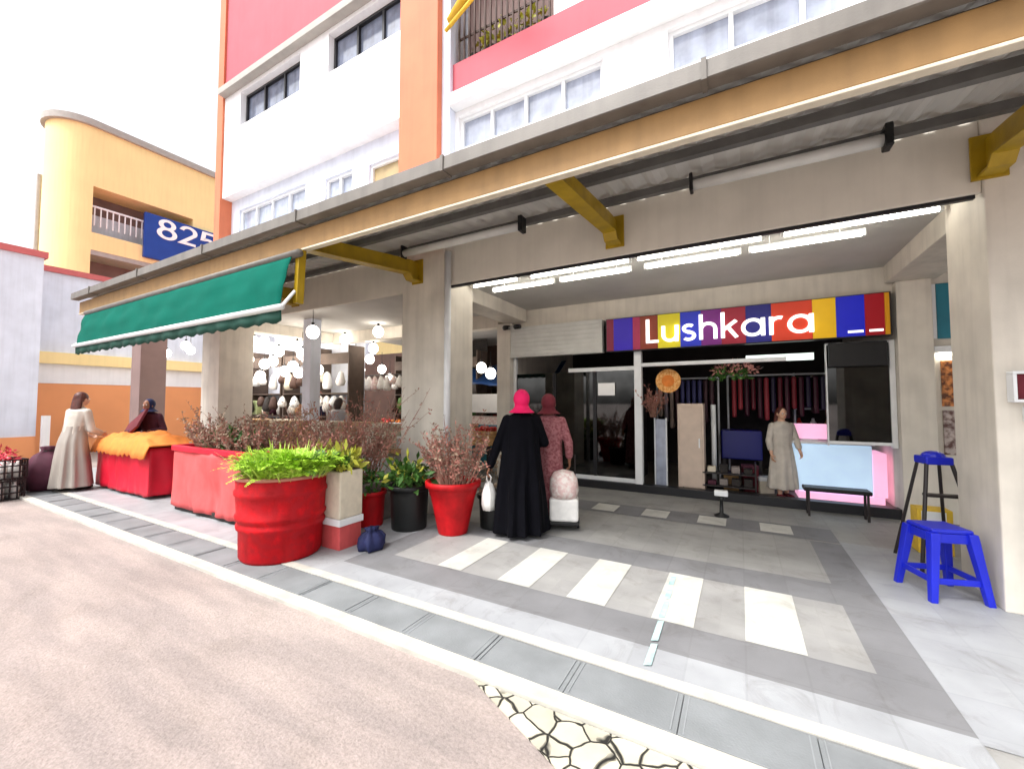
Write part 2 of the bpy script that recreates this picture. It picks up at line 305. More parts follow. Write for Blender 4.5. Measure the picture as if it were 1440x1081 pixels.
def broad(c, rx, ry, rz, n, seed, ln=.09):
    rng = random.Random(seed); b = B()
    for i in range(n):
        v = rv(rng); v = v.normalized() * (rng.random() ** .4); p = Vector((c[0] + v.x * rx, c[1] + v.y * ry, c[2] + abs(v.z) * rz))
        leaf(b, p, v + Vector((0, 0, rng.uniform(-.4, .5))) + rv(rng) * .5, rv(rng) + Vector((0, 0, 1)), ln * rng.uniform(.6, 1.3), ln * .26)
    return b

# ------------------------------------------------------------------ ground
b = B()
b.add([(-300, -300, -.03), (300, -300, -.03), (300, 300, -.03), (-300, 300, -.03)], [(0, 1, 2, 3)])
struct('road', b, M['road'])
struct('crazy_paving', B().prism([(-1.32, 1.925), (-.66, 1.62), (.1, 1.2), (1.6, .55), (2.4, 1.925)], 'z', -.029, -.022), M['cobble'])
struct('kerb', B().box(-13, 1.93, -.2, 7, 2.035, .004), M['kerb'], bevel=.008)
b = B(); b2 = B()
xs = -13
k = 0
while xs < 7:
    x1 = xs + .553
    b.box(xs + .0015, 2.039, -.1, x1 - .0015, 2.33, -.002 + .002 * (k % 3)); k += 1
    for dx in (-.03, .025): b2.box(x1 + dx - .0025, 2.05, -.05, x1 + dx + .0025, 2.32, .0045)
    xs = x1
struct('drain_cover', b, M['drain'], bevel=.004); struct('drain_slots', b2, M['slot'])
struct('drain_bed', B().box(-13, 2.036, -.2, 7, 2.334, -.02), M['slot'])
struct('pavement', B().box(-13, 2.335, -.2, 9, 14, 0), M['pave_mid'])
struct('pavement_edge', B().box(-13, 2.336, -.0, .93, 2.42, .006), M['kerb'])
struct('pavement_light_band', B().sheet(-13, 2.42, .9, 2.66, .004), M['pave_light'])
struct('pavement_left_area', B().sheet(-13, 2.66, -3.3, 4.3, .004), M['pave_light'])
struct('pavement_dark_band', B().sheet(-3.3, 2.66, .9, 3.01, .004).sheet(-3.3, 3.01, -3.0, 3.88, .004).sheet(-3.3, 3.88, .9, 4.3, .004).sheet(.63, 3.01, .9, 3.88, .004).sheet(.63, 4.3, .9, 5.5, .004), M['pave_dark'])
b = B(); c = B()
for x0, x1 in ((-2.46, -2.2), (-1.82, -1.52), (-1.2, -.9), (-.57, -.3), (0, .32)): b.sheet(x0, 3.012, x1, 3.878, .008)
struct('pavement_white_stripes', b, M['pave_white'])
struct('pavement_stripe_field', B().sheet(-3.0, 3.01, .63, 3.88, .004), M['pave_warm'])
struct('pavement_right_area', B().sheet(.9, 2.62, 9, 5.6, .004), M['pave_light'])
struct('pavement_square_band', B().sheet(-4.2, 5.55, .9, 6.08, .004), M['pave_dark'])
b = B()
for i in range(7): b.sheet(-3.9 + i * .68, 5.63, -3.58 + i * .68, 6.0, .008)
struct('pavement_white_squares', b, M['pave_white'])
b = B()
for y0, y1 in ((2.45, 2.7), (2.72, 3.0), (3.03, 3.3), (3.33, 3.52), (3.6, 3.8)):
    xa = lambda y: -.51 - .04 * (y - 2.45) / 1.35
    b.add([(xa(y0), y0, .012), (xa(y0) + .04, y0 + .02, .012), (xa(y1) + .043, y1, .012), (xa(y1) + .006, y1 - .015, .012)], [(0, 1, 2, 3)])
struct('worn_line', b, M['cyan'])

# ------------------------------------------------------------------ apartment block
blk = thing('apartment_block', 'multi storey housing block with rose red bands, white walls and a peach orange pillar', 'building', (0, 4.36, 0))
OF = (0, 4.36, 0)
def bp(name, b, m, parent=blk, **k): b.off = Vector(OF); return b.build(name, m, parent, **k)
def window(x0, x1, z0, z1, y, n, fm, pmt, parent=blk, rail=None):
    f = B(OF); t = .045
    f.box(x0, y - .03, z0, x0 + t, y + .06, z1).box(x1 - t, y - .03, z0, x1, y + .06, z1).box(x0 + t, y - .03, z0, x1 - t, y + .06, z0 + t).box(x0 + t, y - .03, z1 - t, x1 - t, y + .06, z1)
    for i in range(1, n):
        xx = x0 + (x1 - x0) * i / n; f.box(xx - t / 2, y - .027, z0 + t, xx + t / 2, y + .055, z1 - t)
    if rail: f.box(x0 + t, y - .02, z0 + (z1 - z0) * rail, x1 - t, y + .04, z0 + (z1 - z0) * rail + .03)
    fo = f.build('window', fm, parent, bevel=.004)
    g = B(OF)
    for i in range(n):
        a = x0 + (x1 - x0) * i / n; c = x0 + (x1 - x0) * (i + 1) / n
        dy = .012 * (i % 2); g.box(a + .02, y + .012 + dy, z0 + .02, c - .02, y + .02 + dy, z1 - .02)
    g.build('pane', pmt, fo)
    return fo
XL, XR, XP0, XP1, TOP = -9.35, 8.0, -4.2, -3.5, 13.6
bp('core', B().box(XL, 4.9, 3.36, XR, 14, TOP), M['white'])
bp('ceiling', B().box(XL, 4.44, 3.30, XR, 13.9, 3.355), M['ceil'])
# left section
h1 = [(-9.05, -6.85, 4.75, 5.5), (-6.3, -5.6, 4.55, 5.42), (-5.2, -4.5, 4.55, 5.36)]
b = B(); walled(b, XL, XP0, 3.6, 5.74, 4.55, 4.9, h1); bp('recessed_wall', b, M['lav'])
h2 = [(-8.75, -6.8, 7.1, 7.8), (-6.02, -4.25, 7.1, 7.8)]
b = B(); walled(b, XL, XP0, 5.74, 7.88, 4.36, 4.9, h2); bp('white_spandrel', b, M['white'])
bp('ledge', B().box(XL, 4.22, 7.881, XP0, 4.9, 8.02), M['greytrim'], bevel=.01)
h3 = [(-8.75, -6.8, 9.9, 10.6), (-6.02, -4.25, 9.9, 10.6)]
b = B(); walled(b, XL, XP0, 8.021, TOP, 4.36, 4.9, h3); bp('red_band', b, M['red'])
bp('corner_strip', B().box(XL - .22, 4.32, 3.6, XL, 5.2, TOP), M['orange'])
window(-9.05, -6.85, 4.75, 5.5, 4.62, 4, M['wframe'], M['pane'], rail=.4); window(-6.3, -5.6, 4.55, 5.42, 4.62, 2, M['wframe'], M['pane']); window(-5.2, -4.5, 4.55, 5.36, 4.62, 1, M['wframe'], M['tanpane'])
window(-8.75, -6.8, 7.1, 7.8, 4.5, 3, M['dframe'], M['dpane']); window(-6.02, -4.25, 7.1, 7.8, 4.5, 3, M['dframe'], M['dpane'])
for x0, x1 in ((-8.75, -6.8), (-6.02, -4.25)): window(x0, x1, 9.9, 10.6, 4.5, 3, M['dframe'], M['dpane'])
# pillar and right section
bp('orange_pillar', B().box(XP0, 4.2, 3.6, XP1, 4.9, TOP), M['orange'], bevel=.01)
bp('pillar_edge', B().box(XP1, 4.3, 3.6, XP1 + .14, 4.9, TOP), M['lav'])
XS = XP1 + .14
h4 = [(-3.3, -1.28, 4.62, 5.42), (-.58, 1.75, 4.62, 5.42), (2.4, 4.4, 4.62, 5.42)]
b = B(); walled(b, XS, XR, 3.6, 5.5, 4.42, 4.9, h4); bp('upper_wall', b, M['white'])
bp('window_hood', B().box(XS, 4.26, 5.501, XR, 4.9, 5.67), M['wframe'], bevel=.01)
bp('red_parapet', B().box(XS, 4.36, 5.671, XR, 4.9, 6.14), M['red'])
for x0, x1, z0, z1 in h4: window(x0, x1, z0, z1, 4.5, 4, M['wframe'], M['pane'], rail=.45)
b = B(); walled(b, XS, XR, 6.141, 7.5, 4.7, 4.9, [(-3.2, -2.0, 6.3, 7.4)]); bp('balcony_wall', b, M['white'])
for n_, xa in ((17, -3.3), (8, -1.25)):
    b = B()
    for i in range(n_): b.box(xa + i * .085, 4.40, 6.141, xa + .022 + i * .085, 4.42, 7.2)
    b.box(xa, 4.421, 6.5, xa + .085 * (n_ - 1), 4.435, 6.53); bp('window_grille', b, M['brown'])
bp('recess_dark_tone', B().box(-3.32, 4.66, 6.15, -1.9, 4.69, 7.49), M['recess'])  # flat panel; its darker colour stands in for the dark depth behind the grille
for i in range(5): bp('balcony_pot', B().lathe([(.01, 6.142), (.07, 6.142), (.09, 6.28), (.01, 6.28)], 12, (-3.1 + i * .27, 4.54, 0)), M['dark'])
bp('balcony_plants', broad((-2.55, 4.54, 6.28), .65, .1, .35, 160, 77, .11), M['ygreen'], recalc=False)
bp('clothes_pole', B().tube([(-3.36, 4.3, 6.72), (-2.1, 3.75, 6.85)], .06, 8), M['yellow'], smooth=True)
bp('clothes_pole', B().tube([(-3.36, 4.2, 6.5), (-2.3, 4.0, 6.75)], .025, 8), M['yellow'], smooth=True)
bp('balcony_pier', B().box(-1.86, 4.38, 6.141, -1.32, 4.7, 7.5), M['white'])
b = B(); walled(b, XS, XR, 7.501, TOP, 4.36, 4.9, [(-3.0, -1.2, 8.6, 9.4), (-.5, 1.6, 8.6, 9.4)]); bp('upper_red_wall', b, M['red'])
window(-3.0, -1.2, 8.6, 9.4, 4.5, 4, M['wframe'], M['pane']); window(-.5, 1.6, 8.6, 9.4, 4.5, 4, M['wframe'], M['pane'])
# ground floor frame
for x0, x1 in ((-9.9, -9.2), (-4.22, -3.45), (1.63, 2.36), (7.1, 7.8)):
    bp('column', B().box(x0, 4.33, 0, x1, 5.0, 3.8), M['cream'], bevel=.012)
b = B()
for x0, x1 in ((-9.2, -4.22), (-3.45, 1.63), (2.36, 7.1)): b.box(x0, 4.36, 3.08, x1, 4.415, 3.8)
bp('front_beam', b, M['beam'], bevel=.01)
bp('beam_dark_edge', B().box(-3.4, 4.38, 3.05, 1.6, 4.42, 3.079), M['dframe'])  # black strip drawing the dark bottom edge of the beam
for x0, x1 in ((-4.05, -3.6), (1.7, 2.2), (-9.7, -9.3)): bp('cross_beam', B().box(x0, 5.0, 3.06, x1, 7.05, 3.299), M['cream'], bevel=.008)
bp('rear_beam', B().box(-9.3, 7.05, 3.02, -4.25, 7.3, 3.299), M['cream'])
for x0, x1 in ((-4.23, -3.93), (1.79, 2.13)): bp('rear_column', B().box(x0, 6.98, 0, x1, 7.35, 3.06), M['cream'], bevel=.01)
bp('inner_post', B().box(-8.25, 5.5, 0, -7.98, 5.75, 3.299), M['lav'], bevel=.01)
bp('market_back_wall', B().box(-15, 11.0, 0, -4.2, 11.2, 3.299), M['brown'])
bp('downpipe', B().tube([(-3.36, 4.28, 0), (-3.36, 4.28, 3.5)], .045, 12), M['alu'], smooth=True)
# meter box fixed on the right column
mb = thing('meter_box', 'small white framed box with dark red window fixed on the right cream column', 'meter box', (1.79, 4.29, 1.5))
B().box(-.1, -.05, 0, .12, .04, .02).box(-.1, -.05, .2, .12, .04, .22).box(-.1, -.05, .02, -.08, .04, .2).box(.1, -.05, .02, .12, .04, .2).build('frame', M['wframe'], mb, bevel=.004)
B().box(-.08, -.02, .02, .1, .03, .2).build('window', M['maroon'], mb)
B().box(-.03, -.045, -.14, .05, .04, -.03).build('switch', M['wframe'], mb, bevel=.006)

# ------------------------------------------------------------------ canopy
CX0, CX1 = -10.25, 6.5
can = thing('canopy', 'long walkway canopy with tan fascia, grey gutter and ochre steel brackets', 'canopy', (0, 4.36, 3.0))
OC = (0, 4.36, 3.0)
def cp(name, b, m, parent=can, **k): b.off = Vector(OC); return b.build(name, m, parent, **k)
cp('fascia', B().box(CX0, 2.56, 3.075, CX1, 2.6, 3.275), M['fascia'], bevel=.008)
cp('fascia_trim', B().box(CX0, 2.553, 3.055, CX1, 2.615, 3.0745), M['poly'], bevel=.004)
gu = cp('gutter', B().prism([(2.445, 3.305), (2.45, 3.41), (2.462, 3.41), (2.467, 3.308), (2.535, 3.308), (2.54, 3.36), (2.55, 3.36), (2.55, 3.3), (2.455, 3.3)], 'x', CX0, CX1), M['gutter'])
for i in range(9): B(OC).box(-9.4 + i * 1.85, 2.436, 3.292, -9.372 + i * 1.85, 2.556, 3.418).build('gutter_strap', M['gutter'], gu)
# corrugated sheet
nx = 340; vs = []; fs = []
for i in range(nx + 1):
    x = CX0 + (CX1 - CX0) * i / nx; dz = .018 * math.copysign(min(1, abs(1.6 * math.sin(2 * math.pi * x / .2))), math.sin(2 * math.pi * x / .2))
    vs += [(x, 2.5, 3.375 + dz), (x, 4.35, 3.66 + dz)]
for i in range(nx): fs.append((2 * i, 2 * i + 2, 2 * i + 3, 2 * i + 1))
cp('roof_sheet', B().add(vs, fs), M['roof'], solid=.006)
for y, z in ((2.74, 3.36), (3.4, 3.455), (4.05, 3.55)):
    cp('purlin', B().prism([(y - .03, z - .05), (y + .03, z - .05), (y + .03, z - .044), (y - .022, z - .044), (y - .022, z + .02), (y - .03, z + .02)], 'x', CX0 + .05, CX1 - .05), M['purlin'])
BRX = (-9.5, -6.72, -3.93, -1.14, 1.66, 4.4)
for x in BRX:
    b = B(); b.prism([(2.605, 3.09), (2.605, 3.25), (4.0, 3.44), (4.2, 3.46), (4.36, 3.46), (4.36, 3.2), (4.18, 3.2), (4.12, 3.27)], 'x', x - .018, x + .018)
    b.prism([(2.605, 3.075), (2.605, 3.089), (4.12, 3.269), (4.18, 3.199), (4.355, 3.199), (4.355, 3.18), (4.165, 3.18), (4.105, 3.25)], 'x', x - .07, x + .07)
    b.box(x - .1, 4.315, 3.16, x + .1, 4.335, 3.5)
    cp('bracket', b, M['olive'], bevel=.004)
b = B()
b.prism([(2.6, 3.09), (2.6, 3.25), (4.36, 3.5), (4.36, 3.3)], 'x', CX0 + .02, CX0 + .05)
cp('end_plate', b, M['greytrim'])
# retracted roller blinds under the canopy
for i, (x0, x1, lab) in enumerate(((-.32, .96, 'white retracted blind roller under the canopy, right of the middle bracket'), (-3.75, -2.06, 'white retracted blind roller under the canopy, between the two visible ochre brackets'))):
    t = thing('blind_roller', lab, 'blind roller', (x0, 3.88, 3.42), group='blind rollers under the canopy')
    B().tube([(0, 0, 0), (x1 - x0, 0, 0)], .045, 14).build('roll', M['shutter'], t, smooth=True)
    B().box(x1 - x0, -.06, -.07, x1 - x0 + .05, .06, .1).build('motor', M['black'], t, bevel=.01)
    B().box(-.03, -.05, -.06, 0, .05, .1).build('end_bracket', M['black'], t, bevel=.01)

# ------------------------------------------------------------------ green awning
aw = thing('awning', 'green canvas drop awning with white bottom bar hanging from the canopy edge', 'awning', (-6.8, 2.5, 3))
nx, nz = 60, 10; vs = []; fs = []
AX0, AX1 = -9.62, -3.93
for j in range(nz + 1):
    for i in range(nx + 1):
        u = i / nx; v = j / nz; x = AX0 + (AX1 - AX0) * u
        y = 2.48 - .1 * v - .02 * math.sin(v * 3.1) + .012 * math.sin(u * 40 + v * 2) * v + .035 * mnoise.noise(Vector((u * 16, v * 3, 2))) * math.sin(v * 3.1)
        z = 2.98 - .54 * v - .012 * math.sin(u * 9.4) * v
        vs.append((x, y, z))
for j in range(nz):
    for i in range(nx): a = j * (nx + 1) + i; fs.append((a, a + 1, a + nx + 2, a + nx + 1))
b = B((-6.8, 2.5, 3)).add(vs, fs); b.build('canvas', M['green'], aw, smooth=True, solid=.006)
b = B((-6.8, 2.5, 3)).tube([(AX0 - .03, 2.37, 2.435), (AX1 + .03, 2.37, 2.435)], .032, 12); b.build('bottom_bar', M['alu'], aw, smooth=True)
vs = []; fs = []
for i in range(121):
    x = AX0 + (AX1 - AX0) * i / 120
    vs += [(x, 2.378 + .006 * math.sin(i * .7), 2.41), (x, 2.38 + .012 * math.sin(i * .7), 2.29 + .012 * math.cos(i * math.pi / 2.5))]
for i in range(120): fs.append((2 * i, 2 * i + 1, 2 * i + 3, 2 * i + 2))
B((-6.8, 2.5, 3)).add(vs, fs).build('valance', M['dgreen'], aw, smooth=True, solid=.004)
B((-6.8, 2.5, 3)).tube([(AX0, 2.49, 3.0), (AX1 + .1, 2.5, 3.0)], .04, 12).build('roller', M['gutter'], aw, smooth=True)
for x in (AX0 - .02, AX1 + .03):
    B((-6.8, 2.5, 3)).prism([(2.5, 2.5), (2.58, 2.5), (2.6, 3.06), (2.52, 3.06)], 'x', x - .03, x + .03).build('mount_arm', M['olive'], aw, bevel=.005)
    B((-6.8, 2.5, 3)).tube([(x, 2.5, 2.62), (x, 2.37, 2.44)], .016, 8).build('hinge_arm', M['alu'], aw)

# ------------------------------------------------------------------ buildings at the left
nb = thing('neighbour_building', 'low pale building with red coping and orange lower wall across the lane', 'building', (-16, 3, 0))
ON = (-16, 3, 0)
def npart(name, b, m, parent=nb, **k): b.off = Vector(ON); return b.build(name, m, parent, **k)
npart('wing', B().box(-22, -6, 0, -16, 3.3, 5.3), M['lav'])
npart('coping', B().box(-22, -6.05, 5.3, -15.92, 3.36, 5.46).box(-22, 3.361, 5.3, -17.42, 16, 5.46), M['coping'])
npart('body', B().box(-22, 3.3, 2.95, -17.5, 16, 5.3), M['lav'])
npart('orange_wall', B().box(-22, 3.3, 0, -17.5, 16, 2.05), M['odado'])
npart('white_band', B().box(-22, 3.3, 2.05, -17.48, 16, 2.62), M['white'])
npart('yellow_ledge', B().box(-22, 3.301, 2.62, -17.3, 16, 2.95), M['yellow_b'])
npart('notice', B().box(-17.48, 6.0, 2.1, -17.46, 6.5, 2.55), M['wframe'])
npart('orange_skirting', B().box(-16, -6, 0, -15.97, 3.3, .62), M['odado'])
npart('white_post', B().box(-15.9, 3.36, 0, -15.75, 3.5, 1.15), M['white'])

yb = thing('rounded_building', 'tall yellow building with rounded corner and recessed balconies far behind the canopy end', 'building', (-24, 6, 0))
OY = (-24, 6, 0)
def ypart(name, b, m, parent=yb, **k): b.off = Vector(OY); return b.build(name, m, parent, **k)
rad = 1.2
YA = 6.25   # the corner is turned here
def yfoot(ex):
    p = [(-24 + ex, 30)]
    for k in range(29):
        t = math.pi * k / 28; p.append((-24 - rad + (rad + ex) * math.cos(t), YA - (rad + ex) * math.sin(t)))
    return p + [(-34 - ex, 30)]
HY = 13.3
# walls with a balcony opening along the straight face: opening y 7..9.6
ypart('lower_wall', B().prism(yfoot(0), 'z', 0, 6.2), M['yellow_b'])
ypart('corner_tower', B().prism(yfoot(0)[1:-1], 'z', 6.2, HY), M['yellow_b'], smooth=False)
ypart('upper_wall', B().box(-26.4, YA, 10.75, -24, 30, HY), M['yellow_b'])
ypart('end_wall', B().box(-26.4, 9.9, 6.2, -24, 30, 10.75), M['yellow_b'])
ypart('recess', B().box(-26.4, YA, 6.2, -25.3, 9.9, 10.75), M['recess'])
ypart('balcony_front', B().box(-24.25, YA, 8.0, -24, 9.9, 8.75), M['yellow_b'])
ypart('balcony_slab', B().box(-25.3, YA, 7.8, -24.02, 9.9, 8.0), M['greytrim'])
b = B(); 
for i in range(14): b.box(-24.2, YA + .1 + i * .2, 9.1, -24.16, YA + .14 + i * .2, 9.9)
b.box(-24.22, YA, 9.9, -24.14, 9.9, 9.97); ypart('balcony_railing', b, M['wframe'])
ypart('shutter', B().box(-25.28, YA + .3, 8.8, -25.2, 9.5, 9.9), M['lav'])
ypart('roof_rim', B().prism(yfoot(.14), 'z', HY + .001, HY + .28), M['greytrim'])
ypart('drain_pipe', B().tube([(-25.9, YA - rad * .88 - .1, 0), (-25.9, YA - rad * .88 - .1, 11.2)], .09, 8), M['greytrim'])

# ------------------------------------------------------------------ lettering by strokes
def arc(cx, cy, rx, ry, a0, a1, n=18): return [(cx + rx * math.cos(R(a0 + (a1 - a0) * i / n)), cy + ry * math.sin(R(a0 + (a1 - a0) * i / n))) for i in range(n + 1)]
GL = {
    'L': (.62, [[(.08, 1.5), (.08, .08), (.6, .08)]]),
    'u': (.82, [[(.09, 1)] + arc(.4, .42, .31, .34, 180, 360) + [(.71, 1)], [(.71, 1), (.71, 0)]]),
    's': (.66, [arc(.33, .73, .22, .2, 40, 270, 14)[0:] + arc(.33, .28, .24, .22, 90, -140, 14)]),
    'h': (.82, [[(.09, 1.5), (.09, 0)], [(.09, .6)] + arc(.4, .6, .31, .34, 180, 0) + [(.71, 0)]]),
    'k': (.72, [[(.09, 1.5), (.09, 0)], [(.64, .98), (.12, .48)], [(.3, .62), (.66, 0)]]),
    'a': (.98, [arc(.46, .5, .38, .43, 0, 360, 30), [(.86, 1), (.86, 0)]]),
    'r': (.56, [[(.09, 1), (.09, 0)], [(.09, .55)] + arc(.38, .6, .29, .33, 180, 65, 10)]),
    '8': (.8, [arc(.4, .78 + .32, .27, .32, 0, 360, 26), arc(.4, .4, .33, .38, 0, 360, 28)]),
    '2': (.8, [arc(.4, 1.05, .31, .37, 170, -30, 16) + [(.1, .07), (.74, .07)]]),
    '5': (.8, [[(.68, 1.42), (.2, 1.42), (.14, .82)] + arc(.38, .48, .33, .4, 120, -150, 18)]),
}
def strokes(b, ch, wd, tf, d0, d1):
    for k, pl in enumerate(GL[ch][1]):
        n = len(pl); e = .0015 * k
        closed = (Vector(pl[0]) - Vector(pl[-1])).length < 1e-4
        L_, R_ = [], []
        for i in range(n):
            p = Vector(pl[i])
            if closed: a = Vector(pl[i - 1 if i else n - 2]); c = Vector(pl[i + 1 if i < n - 1 else 1])
            else: a = Vector(pl[max(i - 1, 0)]); c = Vector(pl[min(i + 1, n - 1)])
            t1 = (p - a).normalized() if (p - a).length > 1e-6 else (c - p).normalized(); t2 = (c - p).normalized() if (c - p).length > 1e-6 else t1
            t = (t1 + t2).normalized(); nn = Vector((-t.y, t.x)); sc = wd / 2 / max(.45, nn.dot(Vector((-t1.y, t1.x))))
            L_.append(p + nn * sc); R_.append(p - nn * sc)
        for i in range(n - 1):
            q = [L_[i], L_[i + 1], R_[i + 1], R_[i]]
            vs = [tf(p, d0) for p in q] + [tf(p, d1 + e) for p in q]
            b.add(vs, [(0, 1, 2, 3), (7, 6, 5, 4), (0, 4, 5, 1), (1, 5, 6, 2), (2, 6, 7, 3), (3, 7, 4, 0)])
# number board on the yellow building
nbd = thing('number_sign', 'blue block number board with white digits 825 on the yellow building', 'sign', (-23.9, 9.6, 8.2))
B((-23.9, 9.6, 8.2)).box(-23.98, 7.95, 8.2, -23.8, 12.0, 10.3).build('board', M['bluesign'], nbd, bevel=.02)
y = 8.42
for ch in '825':
    b = B((-23.9, 9.6, 8.2)); strokes(b, ch, .2, lambda p, d, y=y: (-23.8 + d, y + p[0] * .92, 9.3 + p[1] * .6), -.002, .03); b.build('digit', M['letter'], nbd, recalc=False); y += .86

# ------------------------------------------------------------------ shop
shop = thing('shop', 'white framed shop front with glass doors and dark interior beneath a colourful sign', 'shop', (-1, 7.1, 0))
OS = (-1, 7.1, 0)
def sp(name, b, m, parent=shop, **k): b.off = Vector(OS); return b.build(name, m, parent, **k)
sp('upper_wall', B().box(-3.93, 7.1, 2.94, 1.79, 7.35, 3.299), M['cream'])
sp('side_wall', B().box(-4.1, 7.35, 0, -3.95, 10.5, 3.299), M['cream'])
sp('side_wall', B().box(1.85, 7.35, 0, 2.0, 10.5, 3.299), M['cream'])
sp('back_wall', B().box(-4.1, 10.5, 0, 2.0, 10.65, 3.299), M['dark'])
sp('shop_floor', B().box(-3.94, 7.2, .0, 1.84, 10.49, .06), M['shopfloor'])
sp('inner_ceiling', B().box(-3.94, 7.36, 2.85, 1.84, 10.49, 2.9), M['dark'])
sp('plinth', B().box(-3.92, 7.04, .0, 1.785, 7.2, .13), M['dframe'], bevel=.005)
b = B(); b.box(-3.92, 6.98, 2.37, -2.08, 7.1, 2.96)
for i in range(7): b.box(-3.9, 6.968, 2.4 + i * .08, -2.1, 6.98, 2.455 + i * .08)
sp('shutter_box', b, M['shutter'], bevel=.004)
fr = sp('door_frame', B().box(-3.92, 7.1, .131, -3.86, 7.18, 2.37).box(-1.56, 7.06, .131, -1.44, 7.18, 2.36).box(-2.76, 7.1, 2.05, -1.56, 7.18, 2.12).box(-3.86, 7.1, .131, -1.56, 7.18, .2).box(-1.44, 7.08, 2.1, .6, 7.16, 2.16), M['wframe'], bevel=.005)
b = B()
for x in (-3.08, -2.3): b.box(x, 7.11, .2, x + .06, 7.17, 2.05)
b.off = Vector(OS); b.build('door_stile', M['dframe'], fr)
sp('glass_pane', B().box(-3.86, 7.135, .2, -1.56, 7.145, 2.05), M['dglass'])
sp('door_notice', B().box(-2.2, 7.1, 1.62, -1.9, 7.108, 1.84), M['letter'])
sp('window_frame', B().box(1.055, 7.08, .9, 1.07, 7.16, 2.32).box(1.73, 7.08, .9, 1.785, 7.16, 2.32).box(1.07, 7.08, .93, 1.73, 7.16, .97).box(1.07, 7.08, 2.29, 1.73, 7.16, 2.32), M['wframe'], bevel=.005)
sp('window_pane', B().box(1.07, 7.115, .97, 1.73, 7.125, 2.29), M['dglass'])
sp('blind_box', B().box(1.08, 7.02, 1.98, 1.7, 7.075, 2.31), M['black'], bevel=.01)
sp('light_panel', B().box(.1, 7.5, 2.14, .98, 7.56, 2.24), M['greenlit'])
# colourful sign
sg = thing('shop_sign', 'long multicoloured shop sign with glowing white rounded letters', 'sign', (-.14, 6.9, 2.36))
OG = (-.14, 6.9, 2.36)
B(OG).box(-2.0, 6.93, 2.36, 1.73, 7.06, 2.93).build('sign_case', M['dframe'], sg, bevel=.004)
cols = [(-1.98, -1.86, (110, 8, 44)), (-1.86, -1.54, (40, 10, 160)), (-1.54, -1.42, (150, 30, 70)), (-1.42, -1.14, (120, 40, 14)), (-1.14, -.80, (200, 186, 16)), (-.80, -.5, (24, 40, 170)), (-.5, -.22, (104, 14, 110)), (-.22, .1, (140, 10, 40)), (.1, .42, (16, 16, 110)), (.42, .9, (200, 52, 20)), (.9, 1.16, (224, 176, 8)), (1.16, 1.46, (20, 30, 190)), (1.46, 1.66, (150, 6, 24)), (1.66, 1.71, (190, 130, 10))]
for i, (x0, x1, c) in enumerate(cols):
    B(OG).box(x0 + .002, 6.912, 2.375, x1 - .002, 6.93, 2.915).build('colour_panel', flat('sign_colour', c, .12), sg)
x = -1.32; LS = .30
for ch in 'Lushkara':
    b = B(OG); strokes(b, ch, .165, lambda p, d, x=x: (x + p[0] * LS * 1.07, 6.912 - d, 2.465 + p[1] * LS * .86), -.001, .035); b.build('letter', M['lit'], sg, recalc=False)
    x += (GL[ch][0] + .17) * LS * 1.01
B(OG).box(1.28, 6.905, 2.42, 1.44, 6.912, 2.45).box(1.5, 6.905, 2.42, 1.64, 6.912, 2.45).build('small_mark', M['lit'], sg)
# next shop at right
ns = thing('neighbouring_shop', 'pale shop wall with teal panel and food posters between the two right columns', 'shop', (3, 7.1, 0))
ON2 = (3, 7.1, 0)
B(ON2).box(2.13, 7.12, 0, 7, 7.35, 3.299).build('wall', M['cream'], ns)
B(ON2).box(2.2, 7.09, 2.3, 2.95, 7.12, 3.0).build('teal_panel', M['teal'], ns, bevel=.005)
B(ON2).box(2.14, 7.02, 2.12, 3.2, 7.12, 2.2).build('ledge', M['alu'], ns, bevel=.005)
B(ON2).box(2.2, 7.06, 2.08, 3.1, 7.1, 2.115).build('strip_lamp', M['tube'], ns)
B(ON2).box(2.22, 7.1, 1.45, 3.0, 7.12, 2.02).build('food_poster', M['poster'], ns)
B(ON2).box(2.22, 7.1, .85, 3.0, 7.12, 1.4).build('photo_poster', M['poster2'], ns)
B(ON2).box(2.14, 7.09, 2.3, 2.195, 7.118, 3.0).build('side_strip', M['wframe'], ns)

# ------------------------------------------------------------------ tube lamps
def tube_lamp(x0, x1, y, z, lab):
    t = thing('tube_lamp', lab, 'tube lamp', (x0, y, z), group='tube lamps over the walkway')
    L_ = x1 - x0
    B().tube([(.03, 0, 0), (L_ - .03, 0, 0)], .021, 10).build('tube', M['tube'], t, smooth=True)
    B().box(0, -.02, .024, L_, .02, .048).build('batten', M['alu'], t, bevel=.006)
    for x in (0, L_ - .03): B().box(x, -.022, -.024, x + .03, .022, .0235).build('cap', M['alu'], t, bevel=.004)
    [B().tube([(L_ * u, 0, .048), (L_ * u, 0, 3.3 - z)], .006, 6).build('hanger', M['alu'], t) for u in (.2, .8)]
for i, (x0, x1) in enumerate(((-3.4, -2.62), (-2.46, -1.1), (-1.05, .26), (.4, 1.6))):
    tube_lamp(x0, x1, 4.92, 3.2, ['leftmost', 'second from left', 'third from left', 'rightmost'][i] + ' lit tube lamp in the front row along the beam')
for i, (x0, x1) in enumerate(((-3.2, -2.2), (-2.12, -1.15), (-1.0, .05), (.12, 1.12))):
    tube_lamp(x0, x1, 5.16, 3.165, ['leftmost', 'second from left', 'third from left', 'rightmost'][i] + ' lit tube lamp in the lower back row')

